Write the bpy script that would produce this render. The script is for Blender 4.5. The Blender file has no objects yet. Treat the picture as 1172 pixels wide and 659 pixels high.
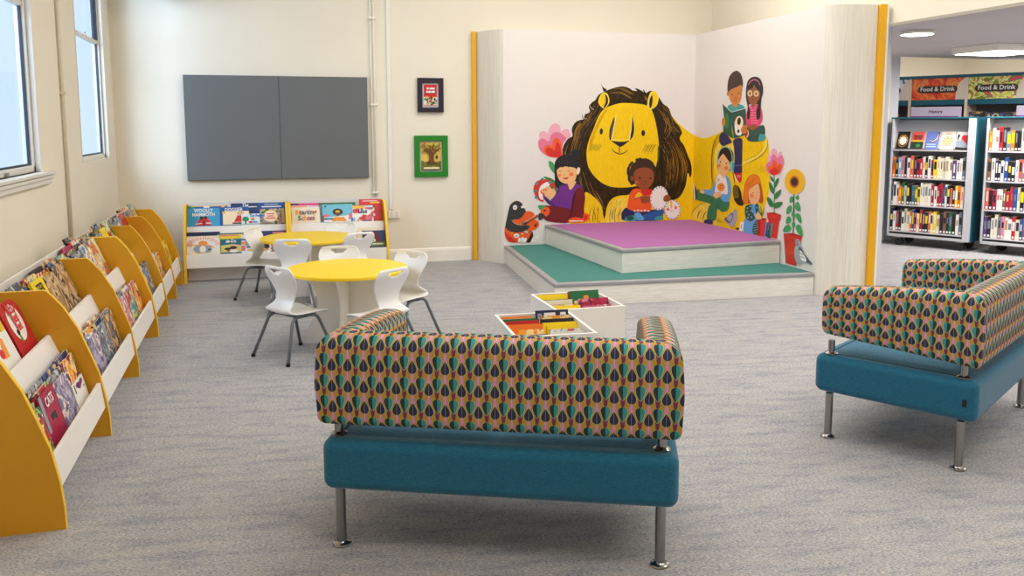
PW_MAIN, PW_SIDE, PW_WIN, EXPO = 44, 85, 140, 0.22
import bpy, math, random
from mathutils import Vector, Matrix, Euler
from mathutils.geometry import tessellate_polygon
PI = math.pi
C = bpy.context.scene.collection
R = random.Random(7)

# ------------------------------------------------------------------ materials
MATS = {}
def srgb(r, g, b):
    f = lambda c: (c/255/12.92) if c/255 <= .04045 else ((c/255+.055)/1.055)**2.4
    return (f(r), f(g), f(b))
class G:
    """small helper around one material's node tree"""
    def __init__(s, name):
        s.m = bpy.data.materials.new(name); s.m.use_nodes = True
        s.n = s.m.node_tree.nodes; s.l = s.m.node_tree.links
        s.b = s.n['Principled BSDF']
    def new(s, t, **k):
        n = s.n.new(t)
        for a, v in k.items(): setattr(n, a, v)
        return n
    def put(s, v, sock):
        if hasattr(v, 'is_output') or isinstance(v, bpy.types.NodeSocket): s.l.new(v, sock)
        else: sock.default_value = v
    def math(s, op, a, b=0.0, c=0.0, clamp=False):
        n = s.new('ShaderNodeMath', operation=op, use_clamp=clamp)
        s.put(a, n.inputs[0]); s.put(b, n.inputs[1])
        if len(n.inputs) > 2: s.put(c, n.inputs[2])
        return n.outputs[0]
    def mix(s, f, a, b):
        n = s.new('ShaderNodeMix', data_type='RGBA')
        s.put(f, n.inputs[0])
        for v, i in ((a, 6), (b, 7)):
            if isinstance(v, tuple): v = (*v[:3], 1)
            s.put(v, n.inputs[i])
        return n.outputs[2]
    def ramp(s, fac, stops, interp='LINEAR'):
        n = s.new('ShaderNodeValToRGB'); n.color_ramp.interpolation = interp
        e = n.color_ramp.elements
        while len(e) < len(stops): e.new(.5)
        for k, (p, c) in enumerate(sorted(stops, key=lambda t: t[0])):
            e[k].position = p; e[k].color = (*(c if isinstance(c, tuple) else (c, c, c)), 1)
        s.put(fac, n.inputs[0]); return n.outputs[0]
    def coord(s, kind='Object', scale=(1, 1, 1), rot=(0, 0, 0)):
        t = s.new('ShaderNodeTexCoord'); mp = s.new('ShaderNodeMapping')
        s.l.new(t.outputs[kind], mp.inputs[0]); mp.inputs[3].default_value = scale; mp.inputs[2].default_value = rot
        return mp.outputs[0]
    def noise(s, vec, scale=5, detail=3, rough=.5):
        n = s.new('ShaderNodeTexNoise'); s.l.new(vec, n.inputs['Vector'])
        n.inputs['Scale'].default_value = scale; n.inputs['Detail'].default_value = detail; n.inputs['Roughness'].default_value = rough
        return n.outputs[0]
    def bump(s, h, strength=.2, dist=.01):
        n = s.new('ShaderNodeBump'); s.put(h, n.inputs['Height']); n.inputs['Strength'].default_value = strength
        n.inputs['Distance'].default_value = dist; s.l.new(n.outputs[0], s.b.inputs['Normal'])
    def done(s, col=None, rough=.5, metal=0, spec=None):
        if col is not None:
            if isinstance(col, tuple): s.b.inputs['Base Color'].default_value = (*col, 1)
            else: s.l.new(col, s.b.inputs['Base Color'])
        s.put(rough, s.b.inputs['Roughness']); s.b.inputs['Metallic'].default_value = metal
        if spec is not None: s.b.inputs['Specular IOR Level'].default_value = spec
        return s.m
def M(name, col, rough=.5, metal=0, var=.06, scale=8, spec=None, bump=0):
    """plain paint / plastic / metal with a faint procedural mottling"""
    if name in MATS: return MATS[name]
    g = G(name); v = g.coord(); nz = g.noise(v, scale, 3)
    a = tuple(max(0, c*(1-var)) for c in col); b = tuple(min(1, c*(1+var)) for c in col)
    c = g.mix(nz, a, b)
    if bump: g.bump(g.noise(v, scale*14, 4), bump, .002)
    MATS[name] = g.done(c, rough, metal, spec); return MATS[name]
def emis(name, col, s):
    g = G(name); g.b.inputs['Emission Color'].default_value = (*col, 1); g.b.inputs['Emission Strength'].default_value = s
    MATS[name] = g.done(col, .5); return g.m

def mat_carpet():
    g = G('carpet'); v = g.coord('Object', (1, 1, 1), (0, 0, math.radians(8)))
    st = g.new('ShaderNodeMapping'); g.l.new(v, st.inputs[0]); st.inputs[3].default_value = (10, 95, 1)
    n1 = g.noise(st.outputs[0], 2.6, 5, .75)
    st2 = g.new('ShaderNodeMapping'); g.l.new(v, st2.inputs[0]); st2.inputs[3].default_value = (2.2, 10, 1)
    n2 = g.noise(st2.outputs[0], 1.6, 4, .6)
    st3 = g.new('ShaderNodeMapping'); g.l.new(v, st3.inputs[0]); st3.inputs[3].default_value = (55, 150, 1); n3 = g.noise(st3.outputs[0], 1.5, 4, .75)
    c1 = g.ramp(n1, [(.26, srgb(84, 90, 108)), (.42, srgb(138, 141, 152)), (.52, srgb(174, 172, 172)), (.64, srgb(200, 195, 189)), (.78, srgb(152, 154, 162))])
    c2 = g.ramp(n2, [(.36, srgb(134, 140, 153)), (.48, srgb(170, 170, 173)), (.72, srgb(198, 191, 182))])
    c = g.mix(.42, c1, c2)
    f = g.ramp(n3, [(.36, .42), (.5, 1.0), (.62, 1.35)])
    mm = g.new('ShaderNodeMix', data_type='RGBA', blend_type='MULTIPLY'); mm.inputs[0].default_value = 1
    g.l.new(c, mm.inputs[6]); g.l.new(f, mm.inputs[7])
    g.bump(g.noise(v, 260, 2, .7), .5, .004)
    return g.done(mm.outputs[2], .95, spec=.1)
def mat_woodgrain(name, a, b, axis='Z', rough=.5):
    g = G(name); sc = {'Z': (60, 60, 1.4), 'X': (1.4, 60, 60), 'Y': (60, 1.4, 60)}[axis]
    v = g.coord('Object', sc); n = g.noise(v, 1.6, 5, .6)
    c = g.ramp(n, [(.3, a), (.52, b), (.7, tuple(min(1, x*1.05) for x in b))])
    MATS[name] = g.done(c, rough); return g.m
def mat_wall(name, col):
    g = G(name); v = g.coord(); n = g.noise(v, 1.3, 4)
    c = g.mix(n, tuple(x*.95 for x in col), tuple(min(1, x*1.04) for x in col))
    g.bump(g.noise(v, 90, 3), .06, .002); MATS[name] = g.done(c, .75, spec=.25); return g.m
def mat_teal():
    g = G('teal_wool'); v = g.coord('Object', (1, 1, 1)); n = g.noise(v, 420, 2, .8)
    st = g.coord('Object', (20, 20, 400)); n2 = g.noise(st, 2, 3)
    f = g.math('ADD', g.math('MULTIPLY', n, .6), g.math('MULTIPLY', n2, .4))
    c = g.ramp(f, [(.3, srgb(16, 74, 104)), (.52, srgb(32, 106, 138)), (.72, srgb(70, 142, 166))])
    g.bump(n, .35, .002); MATS['teal_wool'] = g.done(c, .85, spec=.2)
    g.b.inputs['Sheen Weight'].default_value = .25; g.b.inputs['Sheen Roughness'].default_value = .5
    return g.m
def mat_leaf():
    """woven upholstery: rows of teal leaves and navy drops on mustard, drawn in the UV map (metres)"""
    g = G('leaf_fabric'); t = g.new('ShaderNodeUVMap'); sp = g.new('ShaderNodeSeparateXYZ'); g.l.new(t.outputs[0], sp.inputs[0])
    U, V = sp.outputs[0], sp.outputs[1]; cw, rh = .0605, .0790
    fu = g.math('FRACT', g.math('DIVIDE', U, cw)); fb = g.math('FRACT', g.math('ADD', g.math('DIVIDE', U, cw), .5))
    fv = g.math('FRACT', g.math('DIVIDE', V, rh)); fv2 = g.math('FRACT', g.math('ADD', g.math('DIVIDE', V, rh), -.15))
    sA = g.math('SUBTRACT', fu, .5); dA = g.math('MULTIPLY', g.math('ABSOLUTE', sA), cw)
    sB = g.math('SUBTRACT', fb, .5); dB = g.math('MULTIPLY', g.math('ABSOLUTE', sB), cw)
    W = lambda f, stops: g.math('MULTIPLY', g.ramp(f, [(p, w*1.14/.02) for p, w in stops]), .02)
    leaf = W(fv, [(.30, 0), (.36, .0035), (.48, .0085), (.62, .0125), (.78, .0148), (.88, .0142), (.95, .0105), (.99, .004), (1, 0)])
    wedge = W(fv, [(0, .0035), (.12, .0062), (.28, .0068), (.40, .0075), (.46, .003), (.52, 0)])
    drop = W(fv2, [(0, 0), (.02, .007), (.10, .0132), (.22, .0145), (.34, .0125), (.48, .007), (.58, .0028), (.62, 0)])
    pink = W(fv2, [(.40, 0), (.46, .002), (.56, .0062), (.66, .0085), (.80, .0068), (.97, .0055), (1, .004)])
    less = lambda d, w, o=0.0: g.math('LESS_THAN', d, g.math('ADD', w, o))
    gate = lambda w: g.math('GREATER_THAN', w, .0004)
    must = srgb(190, 158, 56); cream = srgb(222, 200, 140)
    c = must
    c = g.mix(g.math('MULTIPLY', less(dB, pink), gate(pink)), c, srgb(212, 148, 182))
    c = g.mix(g.math('MULTIPLY', less(dB, 0.0, .0008), gate(pink)), c, srgb(240, 190, 200))
    c = g.mix(g.math('MULTIPLY', less(dA, wedge), gate(wedge)), c, srgb(128, 58, 104))
    c = g.mix(g.math('MULTIPLY', less(dB, drop, .0016), gate(drop)), c, cream)
    c = g.mix(g.math('MULTIPLY', less(dB, drop), gate(drop)), c, srgb(54, 58, 84))
    c = g.mix(g.math('MULTIPLY', less(dB, 0.0, .0007), gate(drop)), c, srgb(150, 150, 165))
    c = g.mix(g.math('MULTIPLY', less(dA, leaf, .0016), gate(leaf)), c, cream)
    half = g.mix(g.math('GREATER_THAN', sA, 0), srgb(50, 66, 70), srgb(62, 156, 158))
    c = g.mix(g.math('MULTIPLY', less(dA, leaf), gate(leaf)), c, half)
    wv = g.new('ShaderNodeTexNoise'); g.l.new(t.outputs[0], wv.inputs['Vector']); wv.inputs['Scale'].default_value = 700
    sh = g.ramp(wv.outputs[0], [(.3, .86), (.7, 1.1)])
    mm = g.new('ShaderNodeMix', data_type='RGBA', blend_type='MULTIPLY'); mm.inputs[0].default_value = .7
    g.l.new(c, mm.inputs[6]); g.l.new(sh, mm.inputs[7])
    g.bump(wv.outputs[0], .25, .001); MATS['leaf_fabric'] = g.done(mm.outputs[2], .85, spec=.2); return g.m
def mat_art(name, pal, scale=9):
    """printed picture: patches of a few inks"""
    if name in MATS: return MATS[name]
    g = G(name); v = g.coord(); oi = g.new('ShaderNodeObjectInfo')
    ad = g.new('ShaderNodeVectorMath', operation='ADD'); g.l.new(v, ad.inputs[0])
    cm = g.new('ShaderNodeCombineXYZ'); g.put(g.math('MULTIPLY', oi.outputs['Random'], 30), cm.inputs[1]); g.l.new(oi.outputs['Random'], cm.inputs[2])
    g.l.new(cm.outputs[0], ad.inputs[1])
    nz = g.new('ShaderNodeTexNoise'); g.l.new(ad.outputs[0], nz.inputs['Vector']); nz.inputs['Scale'].default_value = scale
    nz.inputs['Detail'].default_value = 3; nz.inputs['Distortion'].default_value = .8
    k = len(pal); st = [(max(0, .28+.44*i/k), pal[i]) for i in range(k)]
    c = g.ramp(nz.outputs[0], st, 'CONSTANT')
    n2 = g.new('ShaderNodeTexNoise'); g.l.new(ad.outputs[0], n2.inputs['Vector']); n2.inputs['Scale'].default_value = scale*3.2
    c2 = g.ramp(n2.outputs[0], [(0, (0, 0, 0)), (.6, (1, 1, 1))], 'CONSTANT')
    c = g.mix(g.math('MULTIPLY', g.ramp(n2.outputs[0], [(0, 0.0), (.60, 1.0)], 'CONSTANT'), .8), c, pal[-1])
    MATS[name] = g.done(c, .35); return g.m
def mat_glass():
    g = G('window_glass'); g.n.remove(g.b)
    tr = g.new('ShaderNodeBsdfTransparent'); tr.inputs[0].default_value = (.93, .97, 1, 1)
    gl = g.new('ShaderNodeBsdfGlossy'); gl.inputs['Roughness'].default_value = .03
    fr = g.new('ShaderNodeValue'); fr.outputs[0].default_value = .05
    mx = g.new('ShaderNodeMixShader'); g.l.new(fr.outputs[0], mx.inputs[0]); g.l.new(tr.outputs[0], mx.inputs[1]); g.l.new(gl.outputs[0], mx.inputs[2])
    g.l.new(mx.outputs[0], g.n['Material Output'].inputs[0]); return g.m
def mat_brush(name, dark, light, sc=(90, 90, 8), lo=.35, hi=.6):
    if name in MATS: return MATS[name]
    g = G(name); n = g.noise(g.coord('Object', sc), 1.0, 4, .6)
    MATS[name] = g.done(g.ramp(n, [(lo, dark), (hi, light)]), .55, spec=.25); return g.m

carpet = mat_carpet(); glass = mat_glass(); teal = mat_teal(); leaf = mat_leaf()
wall_m = mat_wall('cream_wall', srgb(237, 230, 213))
ceil_m = mat_wall('ceiling_paint', srgb(238, 236, 230))
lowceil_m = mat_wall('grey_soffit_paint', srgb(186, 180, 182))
greywall_m = mat_wall('grey_column_paint', srgb(206, 206, 212))
trim_m = M('white_gloss_trim', srgb(240, 236, 226), .35)
frame_m = M('window_paint', srgb(226, 222, 214), .4)
gasket_m = M('dark_gasket', srgb(40, 48, 62), .5)
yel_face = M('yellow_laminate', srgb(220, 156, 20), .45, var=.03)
yel_edge_lit = M('yellow_edging_lit', srgb(246, 200, 40), .4, var=.03)  # lighter copy of the yellow laminate: light caught by the edges, painted in
yel_top = M('yellow_table_laminate', srgb(250, 212, 24), .35, var=.02)
white_m = M('white_laminate', srgb(240, 236, 230), .4, var=.02)
shell_m = M('white_polypropylene', srgb(240, 240, 240), .32, var=.01)
greytube = M('grey_powder_coat', srgb(112, 118, 124), .35, .5, var=.03)
black_m = M('black_rubber', srgb(22, 22, 24), .6)
chrome = M('chrome', srgb(158, 156, 154), .2, 1.0, var=.02)
steel = M('satin_steel', srgb(176, 172, 168), .3, 1.0, var=.03)
board_m = M('grey_felt', srgb(108, 111, 112), .9, var=.03, scale=3, bump=.2)
boardedge = M('grey_board_edge', srgb(78, 82, 88), .6)
page_wood = mat_woodgrain('page_edge_woodgrain', srgb(220, 214, 202), srgb(234, 229, 218), 'Z')
step_wood = mat_woodgrain('step_riser_woodgrain', srgb(226, 222, 214), srgb(242, 239, 232), 'X')
mural_white = M('mural_white_vinyl', srgb(232, 227, 223), .45, var=.015)
green_vinyl = M('green_step_vinyl', srgb(72, 130, 122), .85, var=.06, scale=120, spec=.2)
purple_vinyl = M('purple_step_vinyl', srgb(170, 106, 164), .85, var=.06, scale=120, spec=.2)
nosing = M('grey_step_nosing', srgb(158, 158, 162), .4, 0, var=.03)
cover_yellow = M('book_cover_yellow', srgb(238, 176, 14), .4, var=.03)
paper = M('page_paper', srgb(232, 226, 208), .8, var=.05, scale=60)
shelf_grey = M('pale_grey_shelving', srgb(196, 196, 200), .45, var=.03)
shelf_back = M('mid_grey_back', srgb(120, 120, 126), .6)
shelf_teal = M('dark_teal_shelving', srgb(18, 92, 110), .45)
cream_up = M('cream_upright', srgb(232, 214, 196), .5)

# ------------------------------------------------------------------ mesh builder
class MB:
    def __init__(s): s.v = []; s.f = []; s.mi = []; s.uv = {}
    def add(s, vs, fs, mi=0):
        o = len(s.v); s.v += [tuple(p) for p in vs]
        for f in fs: s.f.append(tuple(o+i for i in f)); s.mi.append(mi)
        return s
    def box(s, lo, hi, mi=0, mat=None):
        x0, y0, z0 = lo; x1, y1, z1 = hi
        vs = [Vector(p) for p in ((x0,y0,z0),(x1,y0,z0),(x1,y1,z0),(x0,y1,z0),(x0,y0,z1),(x1,y0,z1),(x1,y1,z1),(x0,y1,z1))]
        if mat is not None: vs = [mat @ p for p in vs]
        mis = mi if isinstance(mi, (list, tuple)) else [mi]*6
        for k, f in enumerate(((0,3,2,1),(4,5,6,7),(0,1,5,4),(1,2,6,5),(2,3,7,6),(3,0,4,7))):
            if k == 0: o = len(s.v); s.v += [tuple(p) for p in vs]
            s.f.append(tuple(o+i for i in f)); s.mi.append(mis[k])   # bottom, top, -y, +x, +y, -x
        return s
    def prism(s, poly, fn, t0, t1, mi=0, side=None):
        """poly: 2D outline; fn(a, b, t) -> 3D"""
        n = len(poly); side = mi if side is None else side
        vs = [fn(a, b, t0) for a, b in poly]+[fn(a, b, t1) for a, b in poly]; o = len(s.v); s.v += [tuple(p) for p in vs]
        tri = tessellate_polygon([[Vector((a, b, 0)) for a, b in poly]])
        for t in tri:
            s.f.append(tuple(o+i for i in t)); s.mi.append(mi); s.f.append(tuple(o+n+i for i in reversed(t))); s.mi.append(mi)
        for i in range(n):
            j = (i+1) % n; s.f.append((o+i, o+j, o+n+j, o+n+i)); s.mi.append(side)
        return s
    def tube(s, pts, r, seg=12, mi=0, caps=True):
        pts = [Vector(p) for p in pts]; o = len(s.v); n = len(pts); up = None
        for i, p in enumerate(pts):
            d = (pts[min(i+1, n-1)]-pts[max(i-1, 0)]).normalized()
            if up is None: up = Vector((0, 0, 1)) if abs(d.z) < .9 else Vector((1, 0, 0))
            a = d.cross(up).normalized(); b = a.cross(d).normalized(); up = b
            rr = r[i] if isinstance(r, (list, tuple)) else r
            for k in range(seg):
                t = 2*PI*k/seg; s.v.append(tuple(p+a*math.cos(t)*rr+b*math.sin(t)*rr))
        for i in range(n-1):
            for k in range(seg):
                k2 = (k+1) % seg; s.f.append((o+i*seg+k, o+i*seg+k2, o+(i+1)*seg+k2, o+(i+1)*seg+k)); s.mi.append(mi)
        if caps:
            s.f.append(tuple(o+k for k in reversed(range(seg)))); s.mi.append(mi)
            s.f.append(tuple(o+(n-1)*seg+k for k in range(seg))); s.mi.append(mi)
        return s
    def lathe(s, prof, c=(0, 0, 0), seg=32, mi=0):
        o = len(s.v); n = len(prof); c = Vector(c)
        for (r, z) in prof:
            for k in range(seg):
                t = 2*PI*k/seg; s.v.append((c.x+r*math.cos(t), c.y+r*math.sin(t), c.z+z))
        for i in range(n-1):
            m = mi[i] if isinstance(mi, (list, tuple)) else mi
            for k in range(seg):
                k2 = (k+1) % seg; s.f.append((o+i*seg+k, o+i*seg+k2, o+(i+1)*seg+k2, o+(i+1)*seg+k)); s.mi.append(m)
        m0 = mi[0] if isinstance(mi, (list, tuple)) else mi; m1 = mi[-1] if isinstance(mi, (list, tuple)) else mi
        s.f.append(tuple(o+k for k in reversed(range(seg)))); s.mi.append(m0)
        s.f.append(tuple(o+(n-1)*seg+k for k in range(seg))); s.mi.append(m1)
        return s
    def build(s, name, mats, parent=None, smooth=False, bevel=0, seg=2, recalc=True):
        me = bpy.data.meshes.new(name); me.from_pydata(s.v, [], s.f)
        for m in (mats if isinstance(mats, (list, tuple)) else [mats]): me.materials.append(m)
        for p, k in zip(me.polygons, s.mi): p.material_index = k; p.use_smooth = bool(smooth)
        if recalc:
            import bmesh
            bm = bmesh.new(); bm.from_mesh(me); bmesh.ops.recalc_face_normals(bm, faces=bm.faces); bm.to_mesh(me); bm.free()
        me.update()
        o = bpy.data.objects.new(name, me); C.objects.link(o)
        if parent: o.parent = parent
        if smooth == 'auto' and hasattr(me, 'set_sharp_from_angle'): me.set_sharp_from_angle(angle=math.radians(35))
        if bevel:
            b = o.modifiers.new('bevel', 'BEVEL'); b.width = bevel; b.segments = seg; b.limit_method = 'ANGLE'; b.angle_limit = .6
            if not smooth:
                for p in me.polygons: p.use_smooth = True
                if hasattr(me, 'set_sharp_from_angle'): pass
            b.harden_normals = True
        return o
def tag(o, label=None, cat=None, group=None, kind=None):
    if label: o['label'] = label
    if cat: o['category'] = cat
    if group: o['group'] = group
    if kind: o['kind'] = kind
    return o
def thing(name, label, cat, loc=(0, 0, 0), rotz=0, group=None, rot=None):
    o = bpy.data.objects.new(name, None); C.objects.link(o); o.location = loc
    o.rotation_euler = rot if rot else (0, 0, rotz); o.empty_display_size = .1
    return tag(o, label, cat, group)
def struct(name, mb, m, **k): return tag(mb.build(name, m, **k), kind='structure')
def copy_tree(o, parent=None):
    c = o.copy(); C.objects.link(c); c.parent = parent
    for ch in list(o.children): copy_tree(ch, c)
    return c
def text(s, size, mat, parent, name='title', loc=(0, 0, 0), rot=(PI/2, 0, PI/2), bold=.0, sx=1, extrude=.0004, align='CENTER'):
    cu = bpy.data.curves.new('t', 'FONT'); cu.body = s; cu.size = size; cu.align_x = align; cu.align_y = 'CENTER'
    cu.extrude = extrude; cu.offset = bold; cu.resolution_u = 2
    t = bpy.data.objects.new('t', cu); C.objects.link(t)
    dg = bpy.context.evaluated_depsgraph_get(); me = bpy.data.meshes.new_from_object(t.evaluated_get(dg))
    bpy.data.objects.remove(t); bpy.data.curves.remove(cu); me.materials.clear(); me.materials.append(mat)
    o = bpy.data.objects.new(name, me); C.objects.link(o); o.parent = parent; o.location = loc; o.rotation_euler = rot; o.scale = (sx, 1, 1)
    return o

# ------------------------------------------------------------------ camera (1172 x 659)
F_PX, PITCH, ROLL, YAW, PCY = 965.51, .118, -.001, .289, 259.1
cy_, sy_ = math.cos(YAW), math.sin(YAW); cp_, sp_ = math.cos(PITCH), math.sin(PITCH)
CF = Vector((sy_*cp_, cy_*cp_, -sp_)); CR = Vector((cy_, -sy_, 0)); CU = CR.cross(CF)
cr_, sr_ = math.cos(ROLL), math.sin(ROLL); CR, CU = cr_*CR+sr_*CU, -sr_*CR+cr_*CU
cd = bpy.data.cameras.new('camera'); cam = bpy.data.objects.new('camera', cd); C.objects.link(cam)
rm = Matrix((CR, CU, -CF)).transposed().to_4x4(); cam.matrix_world = Matrix.Translation((0, 0, 1.6)) @ rm
cd.sensor_width = 36; cd.lens = F_PX*36/1172; cd.shift_y = -(329.5-PCY)/1172; cd.clip_start = .05
bpy.context.scene.camera = cam
def ray(u, v): return CF+CR*((u-586)/F_PX)-CU*((v-PCY)/F_PX)

# ------------------------------------------------------------------ room shell
YB = 9.856; SL = -.0157
def wy(x): return YB+SL*x                     # back wall runs very slightly out of square
XL, XR, ZC = -1.476, 5.56, 4.2
ZS = 2.53                                     # low ceiling beyond the opening
struct('floor', MB().box((-1.9, -4.2, -.1), (15.5, 16.5, 0)), carpet)
# left wall with two window openings
W1, W2 = (5.28, 6.60), (8.06, 9.42); WZ, WT = 1.29, 3.55
lw = MB()
x0, x1 = XL-.095, XL
lw.box((x0, -4.2, 0), (x1, W1[0], ZC)); lw.box((x0, W1[1], 0), (x1, W2[0], ZC)); lw.box((x0, W2[1], 0), (x1, 10.3, ZC))
for w in (W1, W2): lw.box((x0, w[0], 0), (x1, w[1], WZ)); lw.box((x0, w[0], WT), (x1, w[1], ZC))
struct('wall_left', lw, wall_m)
bw = MB().prism([(XL, wy(XL)), (8.30, wy(8.3)), (8.30, wy(8.3)+.25), (XL, wy(XL)+.25)], lambda a, b, t: (a, b, t), 0, ZC)
struct('wall_back', bw, wall_m)
struct('wall_right', MB().box((XR, 6.72, 0), (XR+.16, wy(XR)-.001, ZS)), greywall_m)
struct('wall_bulkhead', MB().box((XR, -4.2, ZS), (XR+.16, wy(XR)-.001, ZC)), wall_m)
struct('wall_near', MB().box((-1.9, -4.3, 0), (15.5, -4.1, ZC)), wall_m)
struct('wall_far_right', MB().box((15.3, -4.2, 0), (15.5, 16.5, ZC)), wall_m)
struct('wall_far_back', MB().box((8.3, 15.6, 0), (15.5, 15.8, ZC)), wall_m)
struct('wall_column', MB().box((8.302, wy(8.3)+.01, 0), (8.45, 15.6, ZC)), greywall_m)
struct('ceiling', MB().box((-1.9, -4.3, ZC), (XR+.16, 10.3, ZC+.15)), ceil_m)
struct('ceiling_low', MB().box((XR+.16, -4.2, ZS+.004), (10.75, wy(9)-.05, ZS+.3)), lowceil_m)
hc = MB().box((8.302, -4.2, 3.15), (15.5, 16.0, 3.3)); struct('ceiling_high', hc, ceil_m)
# skirting boards
def skirt(name, p, q, th=.018, h=.165):
    p, q = Vector(p), Vector(q); d = (q-p).normalized(); n = Vector((d.y, -d.x, 0)); L = (q-p).length
    prof = [(0, 0), (th, 0), (th, h-.03), (th*.8, h-.024), (th*.8, h-.014), (th*.35, h-.004), (0, h)]
    mb = MB().prism(prof, lambda a, b, t: p+n*a+d*t+Vector((0, 0, b)), 0, L); struct(name, mb, trim_m)
skirt('baseboard_back', (XL+.02, wy(XL), 0), (2.40, wy(2.4), 0))
skirt('baseboard_left', (XL, -4.0, 0), (XL, 9.85, 0))
skirt('baseboard_right', (XR+.18, wy(5.8), 0), (8.30, wy(8.3), 0))
# sash windows
def sash(i, w, stool):
    mb = MB(); xi = XL-.030                      # inner face of the frame, a little back from the wall face
    y0, y1 = w; fw = .045
    a = MB()
    a.box((xi-.062, y0, WZ), (xi, y0+fw, WT)); a.box((xi-.062, y1-fw, WZ), (xi, y1, WT)); a.box((xi-.062, y0, WZ), (xi, y1, WZ+fw)); a.box((xi-.062, y0, WT-fw), (xi, y1, WT))
    root = struct('window_%d' % i, a, frame_m, bevel=.004)
    gk = MB()
    zr = 2.43
    for (za, zb, dx) in ((WZ+fw, zr, .024), (zr, WT-fw, .044)):
        g0 = .014; X0, X1 = xi-dx-.012, xi-dx+.006
        gk.box((X0, y0+fw, za), (X1, y0+fw+g0, zb)); gk.box((X0, y1-fw-g0, za), (X1, y1-fw, zb))
        gk.box((X0, y0+fw, za), (X1, y1-fw, za+g0)); gk.box((X0, y0+fw, zb-g0), (X1, y1-fw, zb))
    gk.build('gasket', gasket_m, root)
    MB().box((xi-.055, y0+fw, zr-.016), (xi-.01, y1-fw, zr+.018)).build('meeting_rail', frame_m, root, bevel=.003)
    lk = MB(); ym = (y0+y1)/2+.05
    lk.box((xi-.035, ym-.03, zr+.018), (xi-.012, ym+.03, zr+.026)); lk.tube([(xi-.02, ym-.02, zr+.03), (xi-.02, ym+.035, zr+.045)], .006, 8)
    lk.build('sash_lock', steel, root)
    MB().box((xi-.029, y0+fw, WZ+fw), (xi-.026, y1-fw, zr)).box((xi-.049, y0+fw, zr), (xi-.046, y1-fw, WT-fw)).build('pane', glass, root)
    # pane tracks of the upper sash
    tr = MB()
    for k in range(3): tr.box((xi-.012-.010*k, y1-fw-.03, zr+.02), (xi-.008-.010*k, y1-fw, WT-fw))
    tr.build('sash_track', gasket_m, root)
    if stool:
        s = MB().box((XL, y0-.2, 1.262), (XL+.045, 6.845, 1.285)).box((XL, y0-.2, 1.232), (XL+.035, 6.84, 1.258)).box((XL, y0-.2, 1.198), (XL+.026, 6.80, 1.230))
        s.build('window_stool', frame_m, root, bevel=.004)
        h = MB(); h.box((xi-.002, 5.83, WZ+.008), (xi+.012, 5.90, WZ+.03)); h.build('sash_lift', steel, root, bevel=.003)
        q = MB().box((xi-.02, y0, WZ-.03), (XL+.012, y1, WZ)); q.build('sill_board', frame_m, root, bevel=.004)
    ar = MB(); e = .05
    ar.box((XL-.028, y1-.012, WZ+.001), (XL+.004, y1-.0005, WT)); ar.box((XL-.028, y0+.0005, WZ+.001), (XL+.004, y0+.012, WT))
    ar.build('reveal_bead', frame_m, root)
    return root
sash(1, W1, True); sash(2, W2, False)
# pale rendered wall of the light well outside the windows
struct('wall_outside', MB().box((-5.2, -2, -1), (-5.0, 16, 2.1)), M('outside_render', srgb(222, 232, 238), .9))
# pipes on the walls
def pipe(name, label, pts, r, clips=(), m=trim_m):
    t = thing(name, label, 'pipe', pts[0]); b = Vector(pts[0])
    MB().tube([Vector(p)-b for p in pts], r, 10).build('pipe_run', m, t, smooth=True)
    for c in clips:
        c = Vector(c)-b
        k = MB().box(c-Vector((.022, .022, .011)), c+Vector((.022, .022, .011))); k.build('pipe_clip', m, t, bevel=.003)
pipe('wall_pipe', 'cream painted pipe running down the left wall between the two windows', [(XL+.018, 7.36, 0), (XL+.018, 7.36, ZC)], .014, [(XL+.02, 7.36, 1.86), (XL+.02, 7.36, .60)], M('cream_pipe_paint', srgb(222, 212, 190), .5))
def wp(x, z, o=.02): return (x, wy(x)-o, z)
pipe('wall_conduit', 'thin white conduit, left one of the pair beside the grey board', [wp(1.242, 0), wp(1.242, ZC)], .009, [wp(1.242, 2.82), wp(1.242, 1.85), wp(1.252, .84)])
pipe('wall_conduit', 'thin white conduit, right one of the pair beside the grey board', [wp(1.278, .1), wp(1.278, ZC)], .009, [wp(1.285, 2.82), wp(1.285, 1.85), wp(1.285, .84)])
t = thing('wall_trunking', 'straight white cable trunking on the back wall, just right of the conduit pair', 'trunking', wp(1.445, 0, 0))
MB().box((-.022, -.022, .64), (.022, 0, ZC)).build('trunking_cover', trim_m, t, bevel=.003)
MB().box((.024, -.014, .64), (.034, 0, ZC)).build('trunking_lip', trim_m, t)
t = thing('wall_socket', 'white double wall socket beside the end of the yellow back bookcase', 'socket', wp(1.475, .58, 0))
MB().box((-.07, -.035, -.045), (.07, 0, .045)).build('socket_plate', trim_m, t, bevel=.005)
s_ = MB()
for k in (-.03, .03): s_.box((k-.004, -.037, .008), (k+.004, -.034, .02)); s_.box((k-.014, -.037, -.02), (k-.006, -.034, -.012)); s_.box((k+.006, -.037, -.02), (k+.014, -.034, -.012))
s_.build('socket_holes', black_m, t)
t = thing('ventilation_unit', 'grey box high on the back wall above the grey board', 'vent', (-.72, wy(-.7)-.001, 2.99))
MB().box((-.30, -.42, 0), (.17, 0, .3)).build('casing', M('grey_casing', srgb(150, 152, 150), .5), t, bevel=.01)
g_ = MB()
for k in range(5): g_.box((-.24, -.425, .05+.045*k), (.12, -.418, .07+.045*k))
g_.build('grille', black_m, t)
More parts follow.
